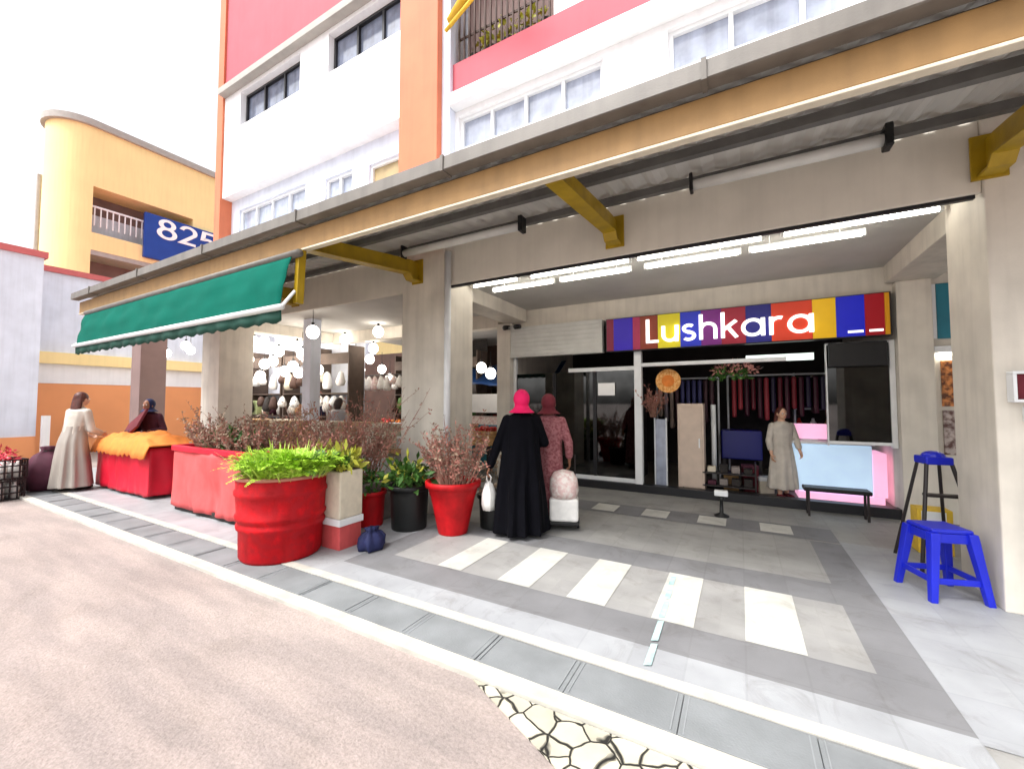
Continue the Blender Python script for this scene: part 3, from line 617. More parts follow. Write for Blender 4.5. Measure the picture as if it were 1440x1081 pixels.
# ------------------------------------------------------------------ planters
t = thing('barrel_planter', 'round red barrel planter with hoop ridges full of bright green fern leaves', 'planter', (-4.05, 2.52, 0))
B().lathe([(.02, .0), (.35, .0), (.365, .03), (.375, .28), (.395, .30), (.40, .33), (.385, .35), (.385, .37), (.405, .39), (.41, .42), (.392, .44), (.40, .60), (.415, .62), (.415, .65), (.40, .67), (.405, .765), (.40, .775), (.385, .74), (.02, .73)], 44, wob=.008).build('barrel', M['redbarrel'], t, smooth=True)
B().lathe([(.395, .766), (.425, .768), (.43, .785), (.42, .80), (.39, .795)], 44, wob=.008).build('rim', flat('faded_rim', (176, 116, 96)), t, smooth=True)
B().lathe([(.01, .74), (.38, .745), (.37, .70), (.01, .69)], 30, wob=.02).build('soil', M['soil'], t)
fern((.06, .03, .77), .38, .36, 340, .47, 3).build('fern_leaves', M['fern'], t, recalc=False)
b = B(); rb = random.Random(77)
for i in range(420):
    a = rb.uniform(0, 6.283); r_ = .4 * math.sqrt(rb.random()); blade(b, (.05 + r_ * math.cos(a), .03 + r_ * math.sin(a), .76), (math.cos(a) * r_ * 1.6 + rb.uniform(-.35, .35), math.sin(a) * r_ * 1.6 + rb.uniform(-.35, .35), 1), rb.uniform(.2, .44), .0065, rb.uniform(.1, .5), rb)
b.build('spiky_leaves', flat('spiky_leaf', (176, 206, 84)), t, recalc=False)
fern((.12, .1, .76), .3, .26, 60, .46, 5).build('deep_green_leaves', M['fern2'], t, recalc=False)

def box_planter(x0, x1, y0, y1, h, cloth, seed):
    cx, cy = (x0 + x1) / 2, (y0 + y1) / 2; t = thing('box_planter', '', 'planter', (cx, cy, 0))
    return t, x0 - cx, x1 - cx, y0 - cy, y1 - cy
def drape(b, x0, x1, y0, y1, z0, z1, seed, amp=.02, flare=.03, n=26, m=12):
    """four-sided wrapped cloth wall with folds"""
    pts = []
    for (ax, ay, bx, by) in ((x0, y0, x1, y0), (x1, y0, x1, y1), (x1, y1, x0, y1), (x0, y1, x0, y0)):
        L_ = max(4, int(n * math.hypot(bx - ax, by - ay)))
        for i in range(L_): u = i / L_; pts.append((ax + (bx - ax) * u, ay + (by - ay) * u))
    cx, cy = (x0 + x1) / 2, (y0 + y1) / 2; rings = []
    for j in range(m + 1):
        v = j / m; rg = []
        for i, (px, py) in enumerate(pts):
            d = Vector((px - cx, py - cy, 0)).normalized(); f = amp * mnoise.noise(Vector((px * 5, py * 5, v * 1.6 + seed))) * (1 - .6 * v) + flare * (1 - v) * (.4 + .6 * mnoise.noise(Vector((px * 8, py * 8, seed + 4))))
            rg.append(Vector((px, py, z0 + (z1 - z0) * v + (.02 * mnoise.noise(Vector((px * 6, py * 6, seed + 9))) if j == 0 else 0))) + d * f)
        rings.append(rg)
    return b.loft(rings, cap=False)
# faded red box planter
x0, x1, y0, y1 = -7.0, -5.05, 2.76, 3.5; t = thing('box_planter', 'long box planter wrapped in faded red canvas with dry plants behind the green barrel', 'planter', ((x0 + x1) / 2, (y0 + y1) / 2, 0)); cx, cy = t.location[:2]
b = B((cx, cy, 0)); drape(b, x0, x1, y0, y1, .06, .84, 2, amp=.1); b.build('canvas_wrap', M['faded'], t, smooth=True, solid=.008)
B((cx, cy, 0)).box(x0 - .03, y0 - .03, .82, x1 + .03, y0 + .03, .9).box(x0 - .03, y1 - .03, .82, x1 + .03, y1 + .03, .9).box(x0 - .03, y0 + .03, .82, x0 + .03, y1 - .03, .9).box(x1 - .03, y0 + .03, .82, x1 + .03, y1 - .03, .9).build('rim', M['redcanvas'], t, bevel=.015)
B((cx, cy, 0)).box(x0 + .02, y0 + .02, .0, x1 - .02, y1 - .02, .08).build('base', M['dark'], t)
B((cx, cy, 0)).box(x0 + .03, y0 + .03, .7, x1 - .03, y1 - .03, .78).build('soil', M['soil'], t)
st, lf, lf2 = twigs((0, 0, .76), .88, .3, 150, .46, 11, 24); st.build('twigs', M['dry'], t, recalc=False); lf.build('dry_leaves', M['drygrey'], t, recalc=False); lf2.build('reddish_leaves', M['dryred'], t, recalc=False)
broad((-.15, 0, .8), .65, .28, .34, 300, 4, .1).build('green_leaves', M['fern2'], t, recalc=False)
# crate planter behind, thick with reddish plants
t = thing('trough_planter', 'low grey trough of tall reddish brown dry shrubs left of the cream column', 'planter', (-4.75, 3.75, 0))
B().box(-.75, -.24, 0, .75, .24, .5).build('trough', M['greypot'], t, bevel=.02); B().box(-.72, -.21, .5, .72, .21, .512).build('soil', M['soil'], t)
st, lf, lf2 = twigs((0, 0, .5), .7, .22, 130, .82, 21, 22); st.build('twigs', M['dry'], t, recalc=False); lf.build('reddish_leaves', M['dryred'], t, recalc=False); lf2.build('dry_leaves', M['drygrey'], t, recalc=False)
broad((.1, -.1, .5), .6, .25, .28, 160, 6, .1).build('yellow_leaves', M['ygreen'], t, recalc=False)
# foam box with plants
t = thing('foam_box_planter', 'beige foam box on a red and white carton with yellow green leaves beside the barrel', 'planter', (-3.7, 2.95, 0)); t.scale = (.74, .8, 1)
B().box(-.19, -.17, 0, .19, .17, .24).build('carton', M['faded'], t, bevel=.008); B().box(-.21, -.19, .241, .21, .19, .31).build('board', M['wframe'], t, bevel=.006)
B().box(-.2, -.18, .311, .2, .18, .79).build('foam_box', M['poly'], t, bevel=.02); B().box(-.17, -.15, .791, .17, .15, .8).build('soil', M['soil'], t)
broad((0, 0, .8), .24, .22, .2, 120, 8, .12).build('yellow_leaves', M['ygreen'], t, recalc=False); fern((0, 0, .8), .16, .14, 30, .32, 9).build('green_leaves', M['fern2'], t, recalc=False)
# blue wrapped bottle bag next to it
t = B().lathe([(.02, 0), (.12, .01), (.14, .05), (.13, .12), (.08, .17), (.04, .185), (.06, .22), (.01, .225)], 26, wob=.07, seed=4).build('bundle', M['navy'], smooth=True); t.location = (-3.33, 3.02, 0)
tag(t, 'small dark blue bundle on the pavement beside the foam box', 'bundle')
def pot(name, label, loc, r0, r1, h, m, parts, seed, rim=True):
    t = thing(name, label, 'plant pot', loc)
    B().lathe([(.01, 0), (r0, 0), (r0 * 1.03, .02), (r0 + (r1 - r0) * .7, h * .72), (r0 + (r1 - r0) * .78, h * .75), (r1 * .97, h * .86), (r1 * 1.0, h * .88), (r1 * 1.08, h * .89), (r1 * 1.09, h * .99), (r1 * 1.05, h), (r1 * .98, h), (r1 * .94, h * .9), (.01, h * .88)], 36, wob=.006, seed=seed).build('pot', m, t, smooth=True)
    B().lathe([(.01, h * .9), (r1 * .92, h * .9), (r1 * .9, h * .86), (.01, h * .86)], 24).build('soil', M['soil'], t)
    return t
t = pot('flower_pot', 'red plastic pot with wide rim and dry reddish plant in front of the cream column', (-2.93, 3.86, 0), .165, .295, .6, M['redplastic'], None, 1)
st, lf, lf2 = twigs((0, 0, .52), .2, .2, 110, .62, 31, 26, .045, .75, .5); st.build('twigs', M['dry'], t, recalc=False); lf.build('reddish_leaves', M['dryred'], t, recalc=False); lf2.build('dry_leaves', M['drygrey'], t, recalc=False)
t = pot('flower_pot', 'black plastic pot with dark green leaves between two red pots', (-3.5, 3.75, 0), .2, .23, .52, M['potblack'], None, 2)
broad((0, 0, .5), .3, .3, .32, 220, 12, .13).build('dark_leaves', M['fern2'], t, recalc=False); broad((-.05, 0, .55), .28, .26, .32, 80, 13, .1).build('yellow_leaves', M['ygreen'], t, recalc=False)
t = pot('flower_pot', 'small red pot with grey green plant behind the foam box', (-4.0, 3.6, 0), .15, .18, .42, M['redplastic'], None, 3)
broad((0, 0, .4), .22, .22, .35, 130, 14, .09).build('leaves', M['fern2'], t, recalc=False)
t = pot('flower_pot', 'grey pot of mixed yellow green shrub in front of the reddish trough', (-4.3, 3.25, 0), .2, .24, .7, M['greypot'], None, 4)
broad((0, 0, .66), .32, .3, .34, 200, 15, .11).build('leaves', M['ygreen'], t, recalc=False); st, lf, lf2 = twigs((0, 0, .6), .16, .16, 34, .5, 16, 18); st.build('twigs', M['dry'], t, recalc=False); lf.build('reddish_leaves', M['dryred'], t, recalc=False)
t = pot('flower_pot', 'dark pot half hidden by the robed shopper with pale dry leaves', (-2.62, 4.28, 0), .17, .2, .4, M['potblack'], None, 5)
broad((0, 0, .4), .25, .25, .5, 110, 17, .08).build('dry_leaves', M['drygrey'], t, recalc=False)

# ------------------------------------------------------------------ red stall at the left
x0, x1, y0, y1 = -10.0, -7.95, 2.82, 3.42; cx, cy = (x0 + x1) / 2, (y0 + y1) / 2
t = thing('stall_table', 'stall table draped in bright red sheet at the end of the walkway', 'stall table', (cx, cy, 0))
b = B((cx, cy, 0)); drape(b, x0, x1, y0, y1, .05, .78, 7, amp=.07, flare=.06); b.build('red_sheet', M['redcanvas'], t, smooth=True, solid=.008)
B((cx, cy, 0)).box(x0 + .01, y0 + .01, .755, x1 - .01, y1 - .01, .785).build('table_top', M['redcanvas'], t)
# orange cloth heap
nx, ny = 44, 22; vs = []; fs = []
for j in range(ny + 1):
    for i in range(nx + 1):
        u, v = i / nx, j / ny; x = x0 - .04 + (x1 - x0 + .1) * u; y = y0 - .09 + (y1 - y0 + .1) * v
        e = min(u, 1 - u, v * .6, 1 - v) * 6; hh = max(0, min(1, e)); z = .82 + hh * (.1 + .13 * abs(mnoise.noise(Vector((x * 3, y * 3, 2)))) + .07 * mnoise.noise(Vector((x * 8, y * 8, 5))))
        if v < .06: z = .62 + .12 * abs(mnoise.noise(Vector((x * 6, 3, 1)))) + v * 2.5
        vs.append((x, y, z))
for j in range(ny):
    for i in range(nx): a = j * (nx + 1) + i; fs.append((a, a + 1, a + nx + 2, a + nx + 1))
o = B((cx, cy, .82)).add(vs, fs).build('cover_cloth', M['orangecloth'], None, smooth=True, solid=.012); o.location = (cx, cy, .82)
tag(o, 'crumpled orange cloth heaped over the red stall table', 'cloth')
o = B().box(-.42, -.02, 0, .42, .02, .4, Matrix.Rotation(R(-22), 4, 'Y') @ Matrix.Rotation(R(-28), 4, 'X')).build('board', M['maroon'], None, bevel=.006); o.location = (-9.95, 3.2, .9)
tag(o, 'dark red board leaning over the far left end of the orange cloth', 'board')
t = thing('canopy_post', 'dark grey square post standing behind the red stall', 'post', (-11.9, 4.15, 0))
B().box(-.24, -.24, 0, .24, .24, 3.35).build('shaft', M['recess'], t, bevel=.01); B().box(-.29, -.29, 0, .29, .29, .12).build('foot', M['greytrim'], t, bevel=.01)

# ------------------------------------------------------------------ market inside
rng = random.Random(5)
bulbs = [(440, 467, 5.0), (395, 462, 6.4), (404, 478, 7.2), (372, 470, 7), (344, 483, 7.8), (318, 485, 8), (485, 472, 7), (532, 466, 6.6), (400, 522, 9.6), (420, 524, 9.2), (480, 527, 9.5), (508, 520, 9.0), (537, 519, 8.6), (645, 519, 8.6), (677, 517, 8.2), (292, 489, 8.4), (268, 491, 8.5), (235, 487, 6.9), (455, 540, 10), (466, 505, 8.2)]
cy_, sy_ = math.cos(R(29.1)), math.sin(R(29.1)); pt = math.atan(25 / 575)
def ray(px, py):
    F = Vector((-sy_ * math.cos(pt), cy_ * math.cos(pt), math.sin(pt))); Rr = Vector((cy_, sy_, 0)); U = Vector((sy_ * math.sin(pt), -cy_ * math.sin(pt), math.cos(pt)))
    return (Rr * ((px - 720) / 575) - U * ((py - 540.5) / 575) + F)
bulbs += [(262, 472, 5.6), (322, 472, 5.4), (357, 480, 5.6), (392, 494, 5.8), (425, 498, 5.7), (338, 500, 5.9), (372, 512, 6), (412, 515, 6), (447, 520, 6.0), (470, 515, 7.4), (500, 508, 7.2), (525, 490, 7.2), (300, 470, 7.6), (355, 466, 8.2), (418, 487, 8.6), (432, 505, 9.4), (384, 508, 9.8), (350, 505, 9.6), (330, 512, 10), (366, 528, 10.2), (440, 545, 9.8), (495, 540, 9.0), (520, 505, 7.8), (548, 532, 8.2), (655, 540, 9.2), (690, 525, 7.9)]
bulb0 = None
where = ['nearest large', 'by the awning end', 'under the first grey ceiling strip', 'left of the awning end', 'low on the left', 'far left', 'beside the thin inner post', 'close to the cream column', 'over the far produce', 'second over the far produce', 'in the far dark aisle', 'over the far middle crates', 'left of the cream column edge', 'before the navy tarp', 'right before the navy tarp', 'above the pale outer column', 'outermost left', 'beside the outermost grey post', 'lowest in the aisle', 'high in the aisle', 'leftmost just under the awning bar', 'second just under the awning bar', 'third just under the awning bar', 'between awning bar and white sacks', 'left beside the thin inner post', 'before the left white sacks', 'before the middle white sacks', 'before the right white sacks', 'touching the thin inner post', 'right of the thin inner post', 'before the brown wall', 'high beside the cream column', 'above the red stall end', 'third under the awning bar', 'just left of the thin inner post', 'against the thin inner post', 'over the left goods rack', 'second over the left goods rack', 'third over the left goods rack', 'low before the white sacks', 'low right of the thin inner post', 'low before the brown wall', 'high before the brown wall', 'touching the cream column edge', 'low before the navy tarp', 'rightmost by the shop corner post']
for i, (px, py, yy) in enumerate(bulbs):
    if px < 455: yy = min(yy, 6.15)
    v = ray(px, py); p = Vector((0, 0, 1.5)) + v * (yy / v.y)
    p.z = min(p.z, 3.1)
    if bulb0 is None:
        t = thing('hanging_bulb', '', 'lamp', p); bulb0 = t
        B().ball((0, 0, 0), .095, .095, .105, 12).build('bulb', M['bulb'], t, smooth=True)
        B().tube([(0, 0, .09), (0, 0, .15)], .022, 8).build('socket', M['dframe'], t)
        B().tube([(0, 0, .15), (0, 0, .4)], .005, 5).build('cord', M['dframe'], t)
    else: t = copy_tree(bulb0); t.location = p
    if i == 0: t.scale = (1.25,) * 3
    t['label'] = 'white glowing bulb hanging in the market hall, ' + where[i]; t['group'] = 'bulbs hanging in the market hall'
# produce stands
def produce_table(x, y, rz, lab, goods):
    t = thing('market_table', lab, 'table', (x, y, 0), rz, group='produce tables in the market hall')
    B().box(-.9, -.4, .62, .9, .4, .68).build('table_top', M['wood'], t, bevel=.006)
    for sx in (-.82, .82):
        for sy in (-.33, .33): B().box(sx - .03, sy - .03, 0, sx + .03, sy + .03, .62).build('leg', M['brownleg'], t)
    return t
gm = [flat('leafy_green', (70, 120, 40)), flat('pale_cabbage', (190, 204, 150)), flat('orange_fruit', (226, 130, 40)), flat('red_fruit', (180, 40, 34)), flat('paper_white', (232, 228, 220)), flat('brown_root', (150, 108, 70))]
gn = ['leafy greens', 'pale cabbages', 'orange fruit', 'red fruit', 'white paper packs', 'brown roots']
def crate(x, y, z, rz, g, lab):
    t = thing('produce_crate', lab, 'crate', (x, y, z), rz, group='produce crates in the market hall'); b = B()
    b.box(-.26, -.18, 0, .26, .18, .02)
    for k in range(3): zz = .02 + k * .07; b.box(-.26, -.18, zz, .26, -.165, zz + .055).box(-.26, .165, zz, .26, .18, zz + .055).box(-.26, -.165, zz, -.245, .165, zz + .055).box(.245, -.165, zz, .26, .165, zz + .055)
    b.build('crate_body', M['wood'] if g % 2 else M['alu'], t)
    q = B(); r2 = random.Random(g * 7 + int(x * 10))
    for i in range(26): q.ball((r2.uniform(-.2, .2), r2.uniform(-.13, .13), .16 + r2.uniform(0, .12)), r2.uniform(.035, .06), n=6)
    q.build('produce', gm[g], t, smooth=True)
tabs = [(-5.4, 5.6, 0), (-7.0, 6.6, .1), (-9.2, 7.4, .15), (-6.4, 8.3, 0), (-9.0, 9.2, 0), (-5.3, 7.4, 0), (-11.3, 8.6, .1)]
tl = ['nearest the cream column', 'in the middle of the hall', 'by the pale outer columns', 'in the far middle row', 'in the farthest row', 'below the navy tarp', 'at the far left']
k = 0
for (x, y, rz), l in zip(tabs, tl):
    produce_table(x, y, rz, 'wooden produce table ' + l, k)
    for j in range(3):
        g = (k * 2 + j * 5 + 1) % 6; crate(x - .58 + j * .58, y, .681, rz, g, 'shallow crate of %s, %s on the table %s' % (gn[g], ['left', 'middle', 'right'][j], l))
    k += 1
# hanging pale bags and paper packs on a rail
t = thing('hanging_rail', 'rail hung with pale paper packs above the middle of the market hall', 'rail', (-6.9, 7.6, 2.0))
B().tube([(-2.2, 0, .2), (.7, 0, .2)], .02, 8).tube([(-2.2, 0, .2), (-2.2, 0, 1.29)], .012, 6).tube([(.7, 0, .2), (.7, 0, 1.29)], .012, 6).build('pole', M['brownleg'], t)
for i in range(13):
    x = -2.1 + i * .22; hh = rng.uniform(.16, .34); B().lathe([(.01, .12 - hh), (.09, .13 - hh), (.11, .2 - hh), (.06, .1), (.01, .2)], 10, (x, 0, 0), wob=.03, seed=i).build('pack', M['bag'] if i % 3 else M['pinkbag'], t, smooth=True)
# dark shelves at the back of the market
t = thing('market_shelf', 'dark tall shelf of goods along the back wall of the market hall', 'shelf', (-7.5, 10.7, 0))
b = B(); 
for z in (.1, .7, 1.3, 1.9): b.box(-2.8, -.25, z, 2.8, .2, z + .04)
for x in (-2.8, -.95, .95, 2.76): b.box(x, -.24, 0, x + .04, .19, 2.3)
b.build('frame', M['shelf'], t)
for i in range(44):
    z = (.141, .741, 1.341)[i % 3]; x = -2.7 + (i // 3) * .36 + rng.uniform(0, .06); h_ = rng.uniform(.18, .42)
    B().box(x, -.2, z, x + rng.uniform(.16, .27), .1, z + h_).build('packet', gm[rng.randrange(6)] if i % 4 else M['dark'], t, bevel=.008)
rf = random.Random(12)
for i in range(14):
    t = thing('foam_carton', ('upper ' if i % 2 else 'lower ') + ['white', 'beige', 'pink tinted', 'brown'][i % 4] + ' carton in the stack ' + ['at the hall left front', 'beside the pale outer column', 'before the thin inner post', 'right of the thin post', 'before the brown wall', 'by the cream column', 'farthest right in the hall'][i // 2], 'carton', (-10.6 + (i // 2) * .82, 5.35 + .12 * ((i // 2) % 3), .56 * (i % 2)), rf.uniform(-.3, .3), group='foam cartons stacked in the market hall')
    B().box(-.3, -.2, 0, .3, .2, .47).build('carton_body', [M['wframe'], M['poly'], M['pinkbag'], M['wood']][i % 4], t, bevel=.02); B().box(-.31, -.21, .472, .31, .21, .555).build('lid', [M['wframe'], M['poly'], M['pinkbag'], M['wood']][i % 4], t, bevel=.015)
def rack(name, lab, x, y, rz, n, seed):
    r3 = random.Random(seed); t = thing(name, lab, 'rack', (x, y, 0), rz, group='goods racks in the market hall'); L_ = n * .3; b = B()
    for z in (.1, .62, 1.12, 1.7): b.box(-L_ / 2, -.25, z, L_ / 2, .25, z + .035)
    b.box(-L_ / 2, -.25, 2.45, L_ / 2, -.22, 2.72)
    for xx in (-L_ / 2, 0, L_ / 2 - .04): b.box(xx, -.245, 0, xx + .04, .245, 2.9)
    b.build('frame', M['shelf'], t); B().box(-L_ / 2, .252, .1, L_ / 2, .27, 3.25).build('back_panel', M['lav'] if seed < 3 else M['dark'], t)
    for i in range(n * 3):
        z = (.136, .656, 1.156)[i % 3]; xx = -L_ / 2 + .05 + (i // 3) * .29; m = r3.choice([gm[0], gm[1], gm[2], gm[4], gm[4], gm[5], M['bag'], M['plum'], M['poly'], M['dark'], M['brown'], M['navy']])
        if r3.random() < .5: B().box(xx, -.22, z, xx + r3.uniform(.14, .22), .12, z + r3.uniform(.2, .42)).build('packet', m, t, bevel=.01)
        else: B().lathe([(.01, 0), (.1, .01), (.12, .12), (.07, .26), (.02, .3)], 12, (xx + .11, -.06, z), wob=.04, seed=i).build('sack', m, t, smooth=True)
    for zt in (2.28, 1.68):
        for i in range(int(n * 1.25)):
            if r3.random() < .75: xx = -L_ / 2 + .12 + i * .235; hh = r3.uniform(.26, .48); B().lathe([(.01, zt - hh), (.09, zt + .01 - hh), (.115, zt + .1 - hh), (.06, zt - .07), (.01, zt - .02)], 10, (xx, -.33, 0), wob=.04, seed=i).build('hanging_pack', r3.choice([M['bag'], M['wframe'], M['poly'], M['dark'], M['brown'], gm[0]]), t, smooth=True)
rack('goods_rack', 'dark goods rack with white sacks left of the thin inner post in the market hall', -12.0, 6.7, R(6), 8, 1)
rack('goods_rack', 'dark goods rack with hanging white packs behind the thin inner post in the market hall', -9.5, 6.9, R(4), 8, 2)
rack('goods_rack', 'dark goods rack with pale packets beside the cream column in the market hall', -7.6, 9.3, R(0), 10, 3)
t = thing('tarp', 'navy blue tarp slung above stalls seen past the cream column', 'tarp', (-6, 9, 2.1))
b = B(); vs = []; fs = []
for i in range(25):
    for j in range(7): vs.append((-1.9 + i * .17, -.5 + j * .2, .05 * math.cos(j * .9) + .4 - .62 * (6 - j) / 6 + .03 * math.sin(i * 1.1)))
for i in range(24):
    for j in range(6): a = i * 7 + j; fs.append((a, a + 1, a + 8, a + 7))
b.add(vs, fs); b.build('sheet', flat('navy_tarp', (16, 56, 110)), t, smooth=True, solid=.008)
for x in (-1.85, 2.1): B().tube([(x, -.4, -2.1), (x, -.4, -.3)], .02, 8).build('pole', M['brownleg'], t)
t = thing('drinks_stand', 'pale market stand with white banner and teal side below the navy tarp', 'stand', (-5.2, 8.7, 0))
B().box(-.9, -.3, 0, .9, .3, .95).build('counter', M['teal'], t, bevel=.01); B().box(-.75, -.33, 1.25, .8, -.3, 1.7).build('banner', M['wframe'], t); B().box(-.86, -.31, .951, -.82, -.27, 1.9).box(.82, -.31, .951, .86, -.27, 1.9).build('post', M['alu'], t); B().box(-.8, -.25, .951, .3, .2, 1.15).build('glass_case', M['pinkbag'], t, bevel=.01)

# ------------------------------------------------------------------ shop contents
t = thing('glowing_counter', 'glowing pale blue and pink shop counter inside the open shop front', 'counter', (1.2, 7.85, .06))
B().box(-.5, -.3, .12, .42, .25, .82).build('front_panel', M['counter'], t, bevel=.02); B().box(-.53, -.33, .821, .45, .28, .86).build('top', M['wframe'], t, bevel=.008)
B().box(.421, -.28, .1, .58, .25, .72).build('side_panel', M['pinkled'], t, bevel=.01); B().box(-.45, -.26, 0, .55, .22, .1).build('plinth', M['pinkled'], t)
t = thing('display_screen', 'pink glowing panel standing on the shop counter', 'panel', (.92, 7.75, .921)); B().box(-.22, -.02, .02, .22, .03, .25).build('screen', M['pinkled'], t, bevel=.005); B().box(-.1, -.06, 0, .1, .08, .02).build('foot', M['wframe'], t)
t = thing('bench', 'low black bench with metal legs before the shop counter', 'bench', (1.08, 6.78, 0)); B().box(-.36, -.12, .33, .34, .12, .38).build('seat', M['black'], t, bevel=.01)
for x in (-.32, .29):
    for y in (-.09, .07): B().box(x, y, 0, x + .025, y + .025, .33).build('leg', M['brownleg'], t)
t = thing('cabinet', 'narrow cream cabinet beneath the orange disc', 'cabinet', (-.72, 7.5, .06)); B().box(-.2, -.16, 0, .2, .2, 1.42).build('body', M['cabinet'], t, bevel=.01); B().box(-.17, -.172, .05, .17, -.16, 1.36).build('door', M['cabinet'], t, bevel=.006); B().box(.12, -.19, .7, .14, -.172, .85).build('handle', M['alu'], t)
t = thing('leaning_board', 'pale blue narrow board leaning left of the cream cabinet', 'board', (-1.2, 7.45, .06)); B().box(-.09, -.02, 0, .08, .02, 1.15).build('panel', M['pane'], t, bevel=.005); B().box(-.11, -.025, 0, -.09, .025, 1.17).box(.08, -.025, 0, .1, .025, 1.17).build('edge', M['wframe'], t)
t = thing('wall_disc', 'round orange disc ornament hanging above the cream cabinet', 'ornament', (-1.05, 7.3, 1.86)); B().tube([(0, 0, 0), (0, .03, 0)], .2, 32).build('disc', M['disc'], t); B().tube([(0, -.01, 0), (0, -.002, 0)], .1, 24).build('centre', M['orangecloth'], t); B().tube([(0, .01, .2), (0, .01, .3)], .004, 5).build('cord', M['dframe'], t)
t = thing('garland', 'hanging bunch of pale pink flowers under the shop sign', 'flowers', (-.05, 7.25, 2.0)); broad((0, 0, -.05), .35, .12, .22, 150, 41, .07).build('pink_flowers', flat('pink_petal', (214, 150, 140)), t, recalc=False); broad((-.1, 0, -.15), .3, .12, .22, 110, 42, .09).build('leaves', M['fern2'], t, recalc=False)
t = thing('flower_bunch', 'reddish dried flower bunch hanging left of the orange disc', 'flowers', (-1.3, 7.25, 1.3)); st, lf, lf2 = twigs((0, 0, -.05), .05, .04, 22, .4, 43, 20, .05); st.build('stems', M['dry'], t, recalc=False); lf.build('petals', M['dryred'], t, recalc=False)
t = thing('clothes_rack', 'rail of maroon clothes at the back of the shop', 'clothes rack', (.55, 9.0, .06)); B().tube([(-.75, 0, 1.95), (.9, 0, 1.95)], .018, 8).tube([(-.75, 0, 0), (-.75, 0, 1.95)], .018, 8).tube([(.9, 0, 0), (.9, 0, 1.95)], .018, 8).build('rail', M['alu'], t)
for i in range(15):
    x = -.68 + i * .105; h_ = rng.uniform(.5, .8); B().box(x, -.2, 1.9 - h_, x + .075, .2, 1.9).build('garment', flat('garment', rng.choice([(130, 26, 40), (96, 16, 34), (160, 50, 60), (70, 20, 40), (40, 30, 60)])), t, bevel=.03)
t = thing('display_shelf', 'dark display shelf packed with small goods behind the glass doors', 'shelf', (-2.7, 8.4, .06)); b = B()
for z in (.1, .55, 1.0, 1.45): b.box(-1.05, -.18, z, 1.05, .18, z + .03)
for x in (-1.05, 0, 1.02): b.box(x, -.175, 0, x + .03, .175, 1.9)
b.build('frame', M['dark'], t)
for i in range(48):
    z = (.131, .581, 1.031, 1.481)[i % 4]; x = -1.0 + (i // 4) * .168; B().box(x, -.15, z, x + rng.uniform(.07, .13), .1, z + rng.uniform(.14, .32)).build('packet', gm[rng.randrange(6)] if i % 5 == 0 else flat('dim_packet', (rng.randrange(20, 80), rng.randrange(20, 70), rng.randrange(30, 90))), t, bevel=.006)
t = thing('blue_chest', 'blue storage chest on dark frame inside the shop', 'chest', (.02, 8.4, .06)); B().box(-.32, -.25, .45, .3, .25, .95).build('chest', flat('deep_blue', (20, 24, 110)), t, bevel=.02); 
for x in (-.3, .25):
    for y in (-.22, .18): B().box(x, y, 0, x + .04, y + .04, .45).build('leg', M['brownleg'], t)
t = thing('white_pole', 'thin white display pole in the shop doorway', 'pole', (-.4, 7.8, .06)); B().tube([(0, 0, .02), (0, 0, 1.4)], .04, 12).build('shaft', M['wframe'], t, smooth=True); B().lathe([(.01, 0), (.13, 0), (.12, .02), (.01, .025)], 20).build('foot', M['dframe'], t)
t = thing('floor_stand', 'small black stand with white top on the walkway before the shop', 'stand', (-.24, 6.1, 0)); B().lathe([(.01, 0), (.09, 0), (.09, .02), (.025, .05), (.02, .2), (.05, .26), (.01, .27)], 16).build('stem', M['black'], t, smooth=True); B().box(-.08, -.05, .27, .08, .05, .34).build('top', M['wframe'], t, bevel=.01)
def stool_shape(t, w_, h_, m):
    B().box(-w_ / 2, -w_ / 2, h_ - .03, w_ / 2, w_ / 2, h_).build('seat', m, t, bevel=.012)
# goods in the shop doorway
t = thing('shoe_rack', 'low dark rack of small goods on the shop floor behind the plinth', 'rack', (-.55, 7.45, .06)); b = B()
for z in (.1, .3): b.box(-.3, -.12, z, .75, .12, z + .02)
for x in (-.3, .73): b.box(x, -.11, 0, x + .02, .11, .5)
b.build('frame', M['brownleg'], t)
for i in range(12): x = -.27 + (i // 2) * .17; B().box(x, -.08, (.121, .321)[i % 2], x + .12, .08, (.121, .321)[i % 2] + rng.uniform(.06, .13)).build('packet', rng.choice([M['plum'], M['dark'], M['greypot'], M['poly']]), t, bevel=.01)
for i, (x, h_) in enumerate(((-.15, .3), (.12, .42), (.32, .25))):
    t = thing('goods_box', ['small brown box of goods on the shop floor left of the blue chest', 'tall dark box of goods under the blue chest', 'small pale box of goods beside the dress of the person in the shop'][i], 'box', (x, 7.75, .06), R(10 * i)); B().box(-.11, -.09, 0, .11, .09, h_).build('box_body', [M['wood'], M['maroon'], M['poly']][i], t, bevel=.01); B().box(-.115, -.095, h_ - .06, .115, .095, h_ + .004).build('lid', [M['brown'], M['plum'], M['wframe']][i], t, bevel=.006)
t = thing('clothes_rail', 'rail of dark and blue clothes behind the cream cabinet', 'clothes rack', (-.95, 8.6, .06)); B().tube([(-.5, 0, 1.9), (.6, 0, 1.9)], .018, 8).tube([(-.5, 0, 0), (-.5, 0, 1.9)], .018, 8).tube([(.6, 0, 0), (.6, 0, 1.9)], .018, 8).build('rail', M['alu'], t)
for i in range(10):
    h_ = rng.uniform(.6, 1.0); B().box(-.44 + i * .1, -.2, 1.86 - h_, -.37 + i * .1, .2, 1.86).build('garment', flat('dark_garment', rng.choice([(60, 60, 110), (120, 110, 120), (150, 130, 120), (70, 40, 50), (180, 170, 170)])), t, bevel=.03)
t = thing('wig_shelf', 'white wall shelf of small goods at the back right of the shop', 'shelf', (1.35, 9.6, .06)); b = B()
for z in (.9, 1.3, 1.7): b.box(-.45, -.15, z, .45, .15, z + .03)
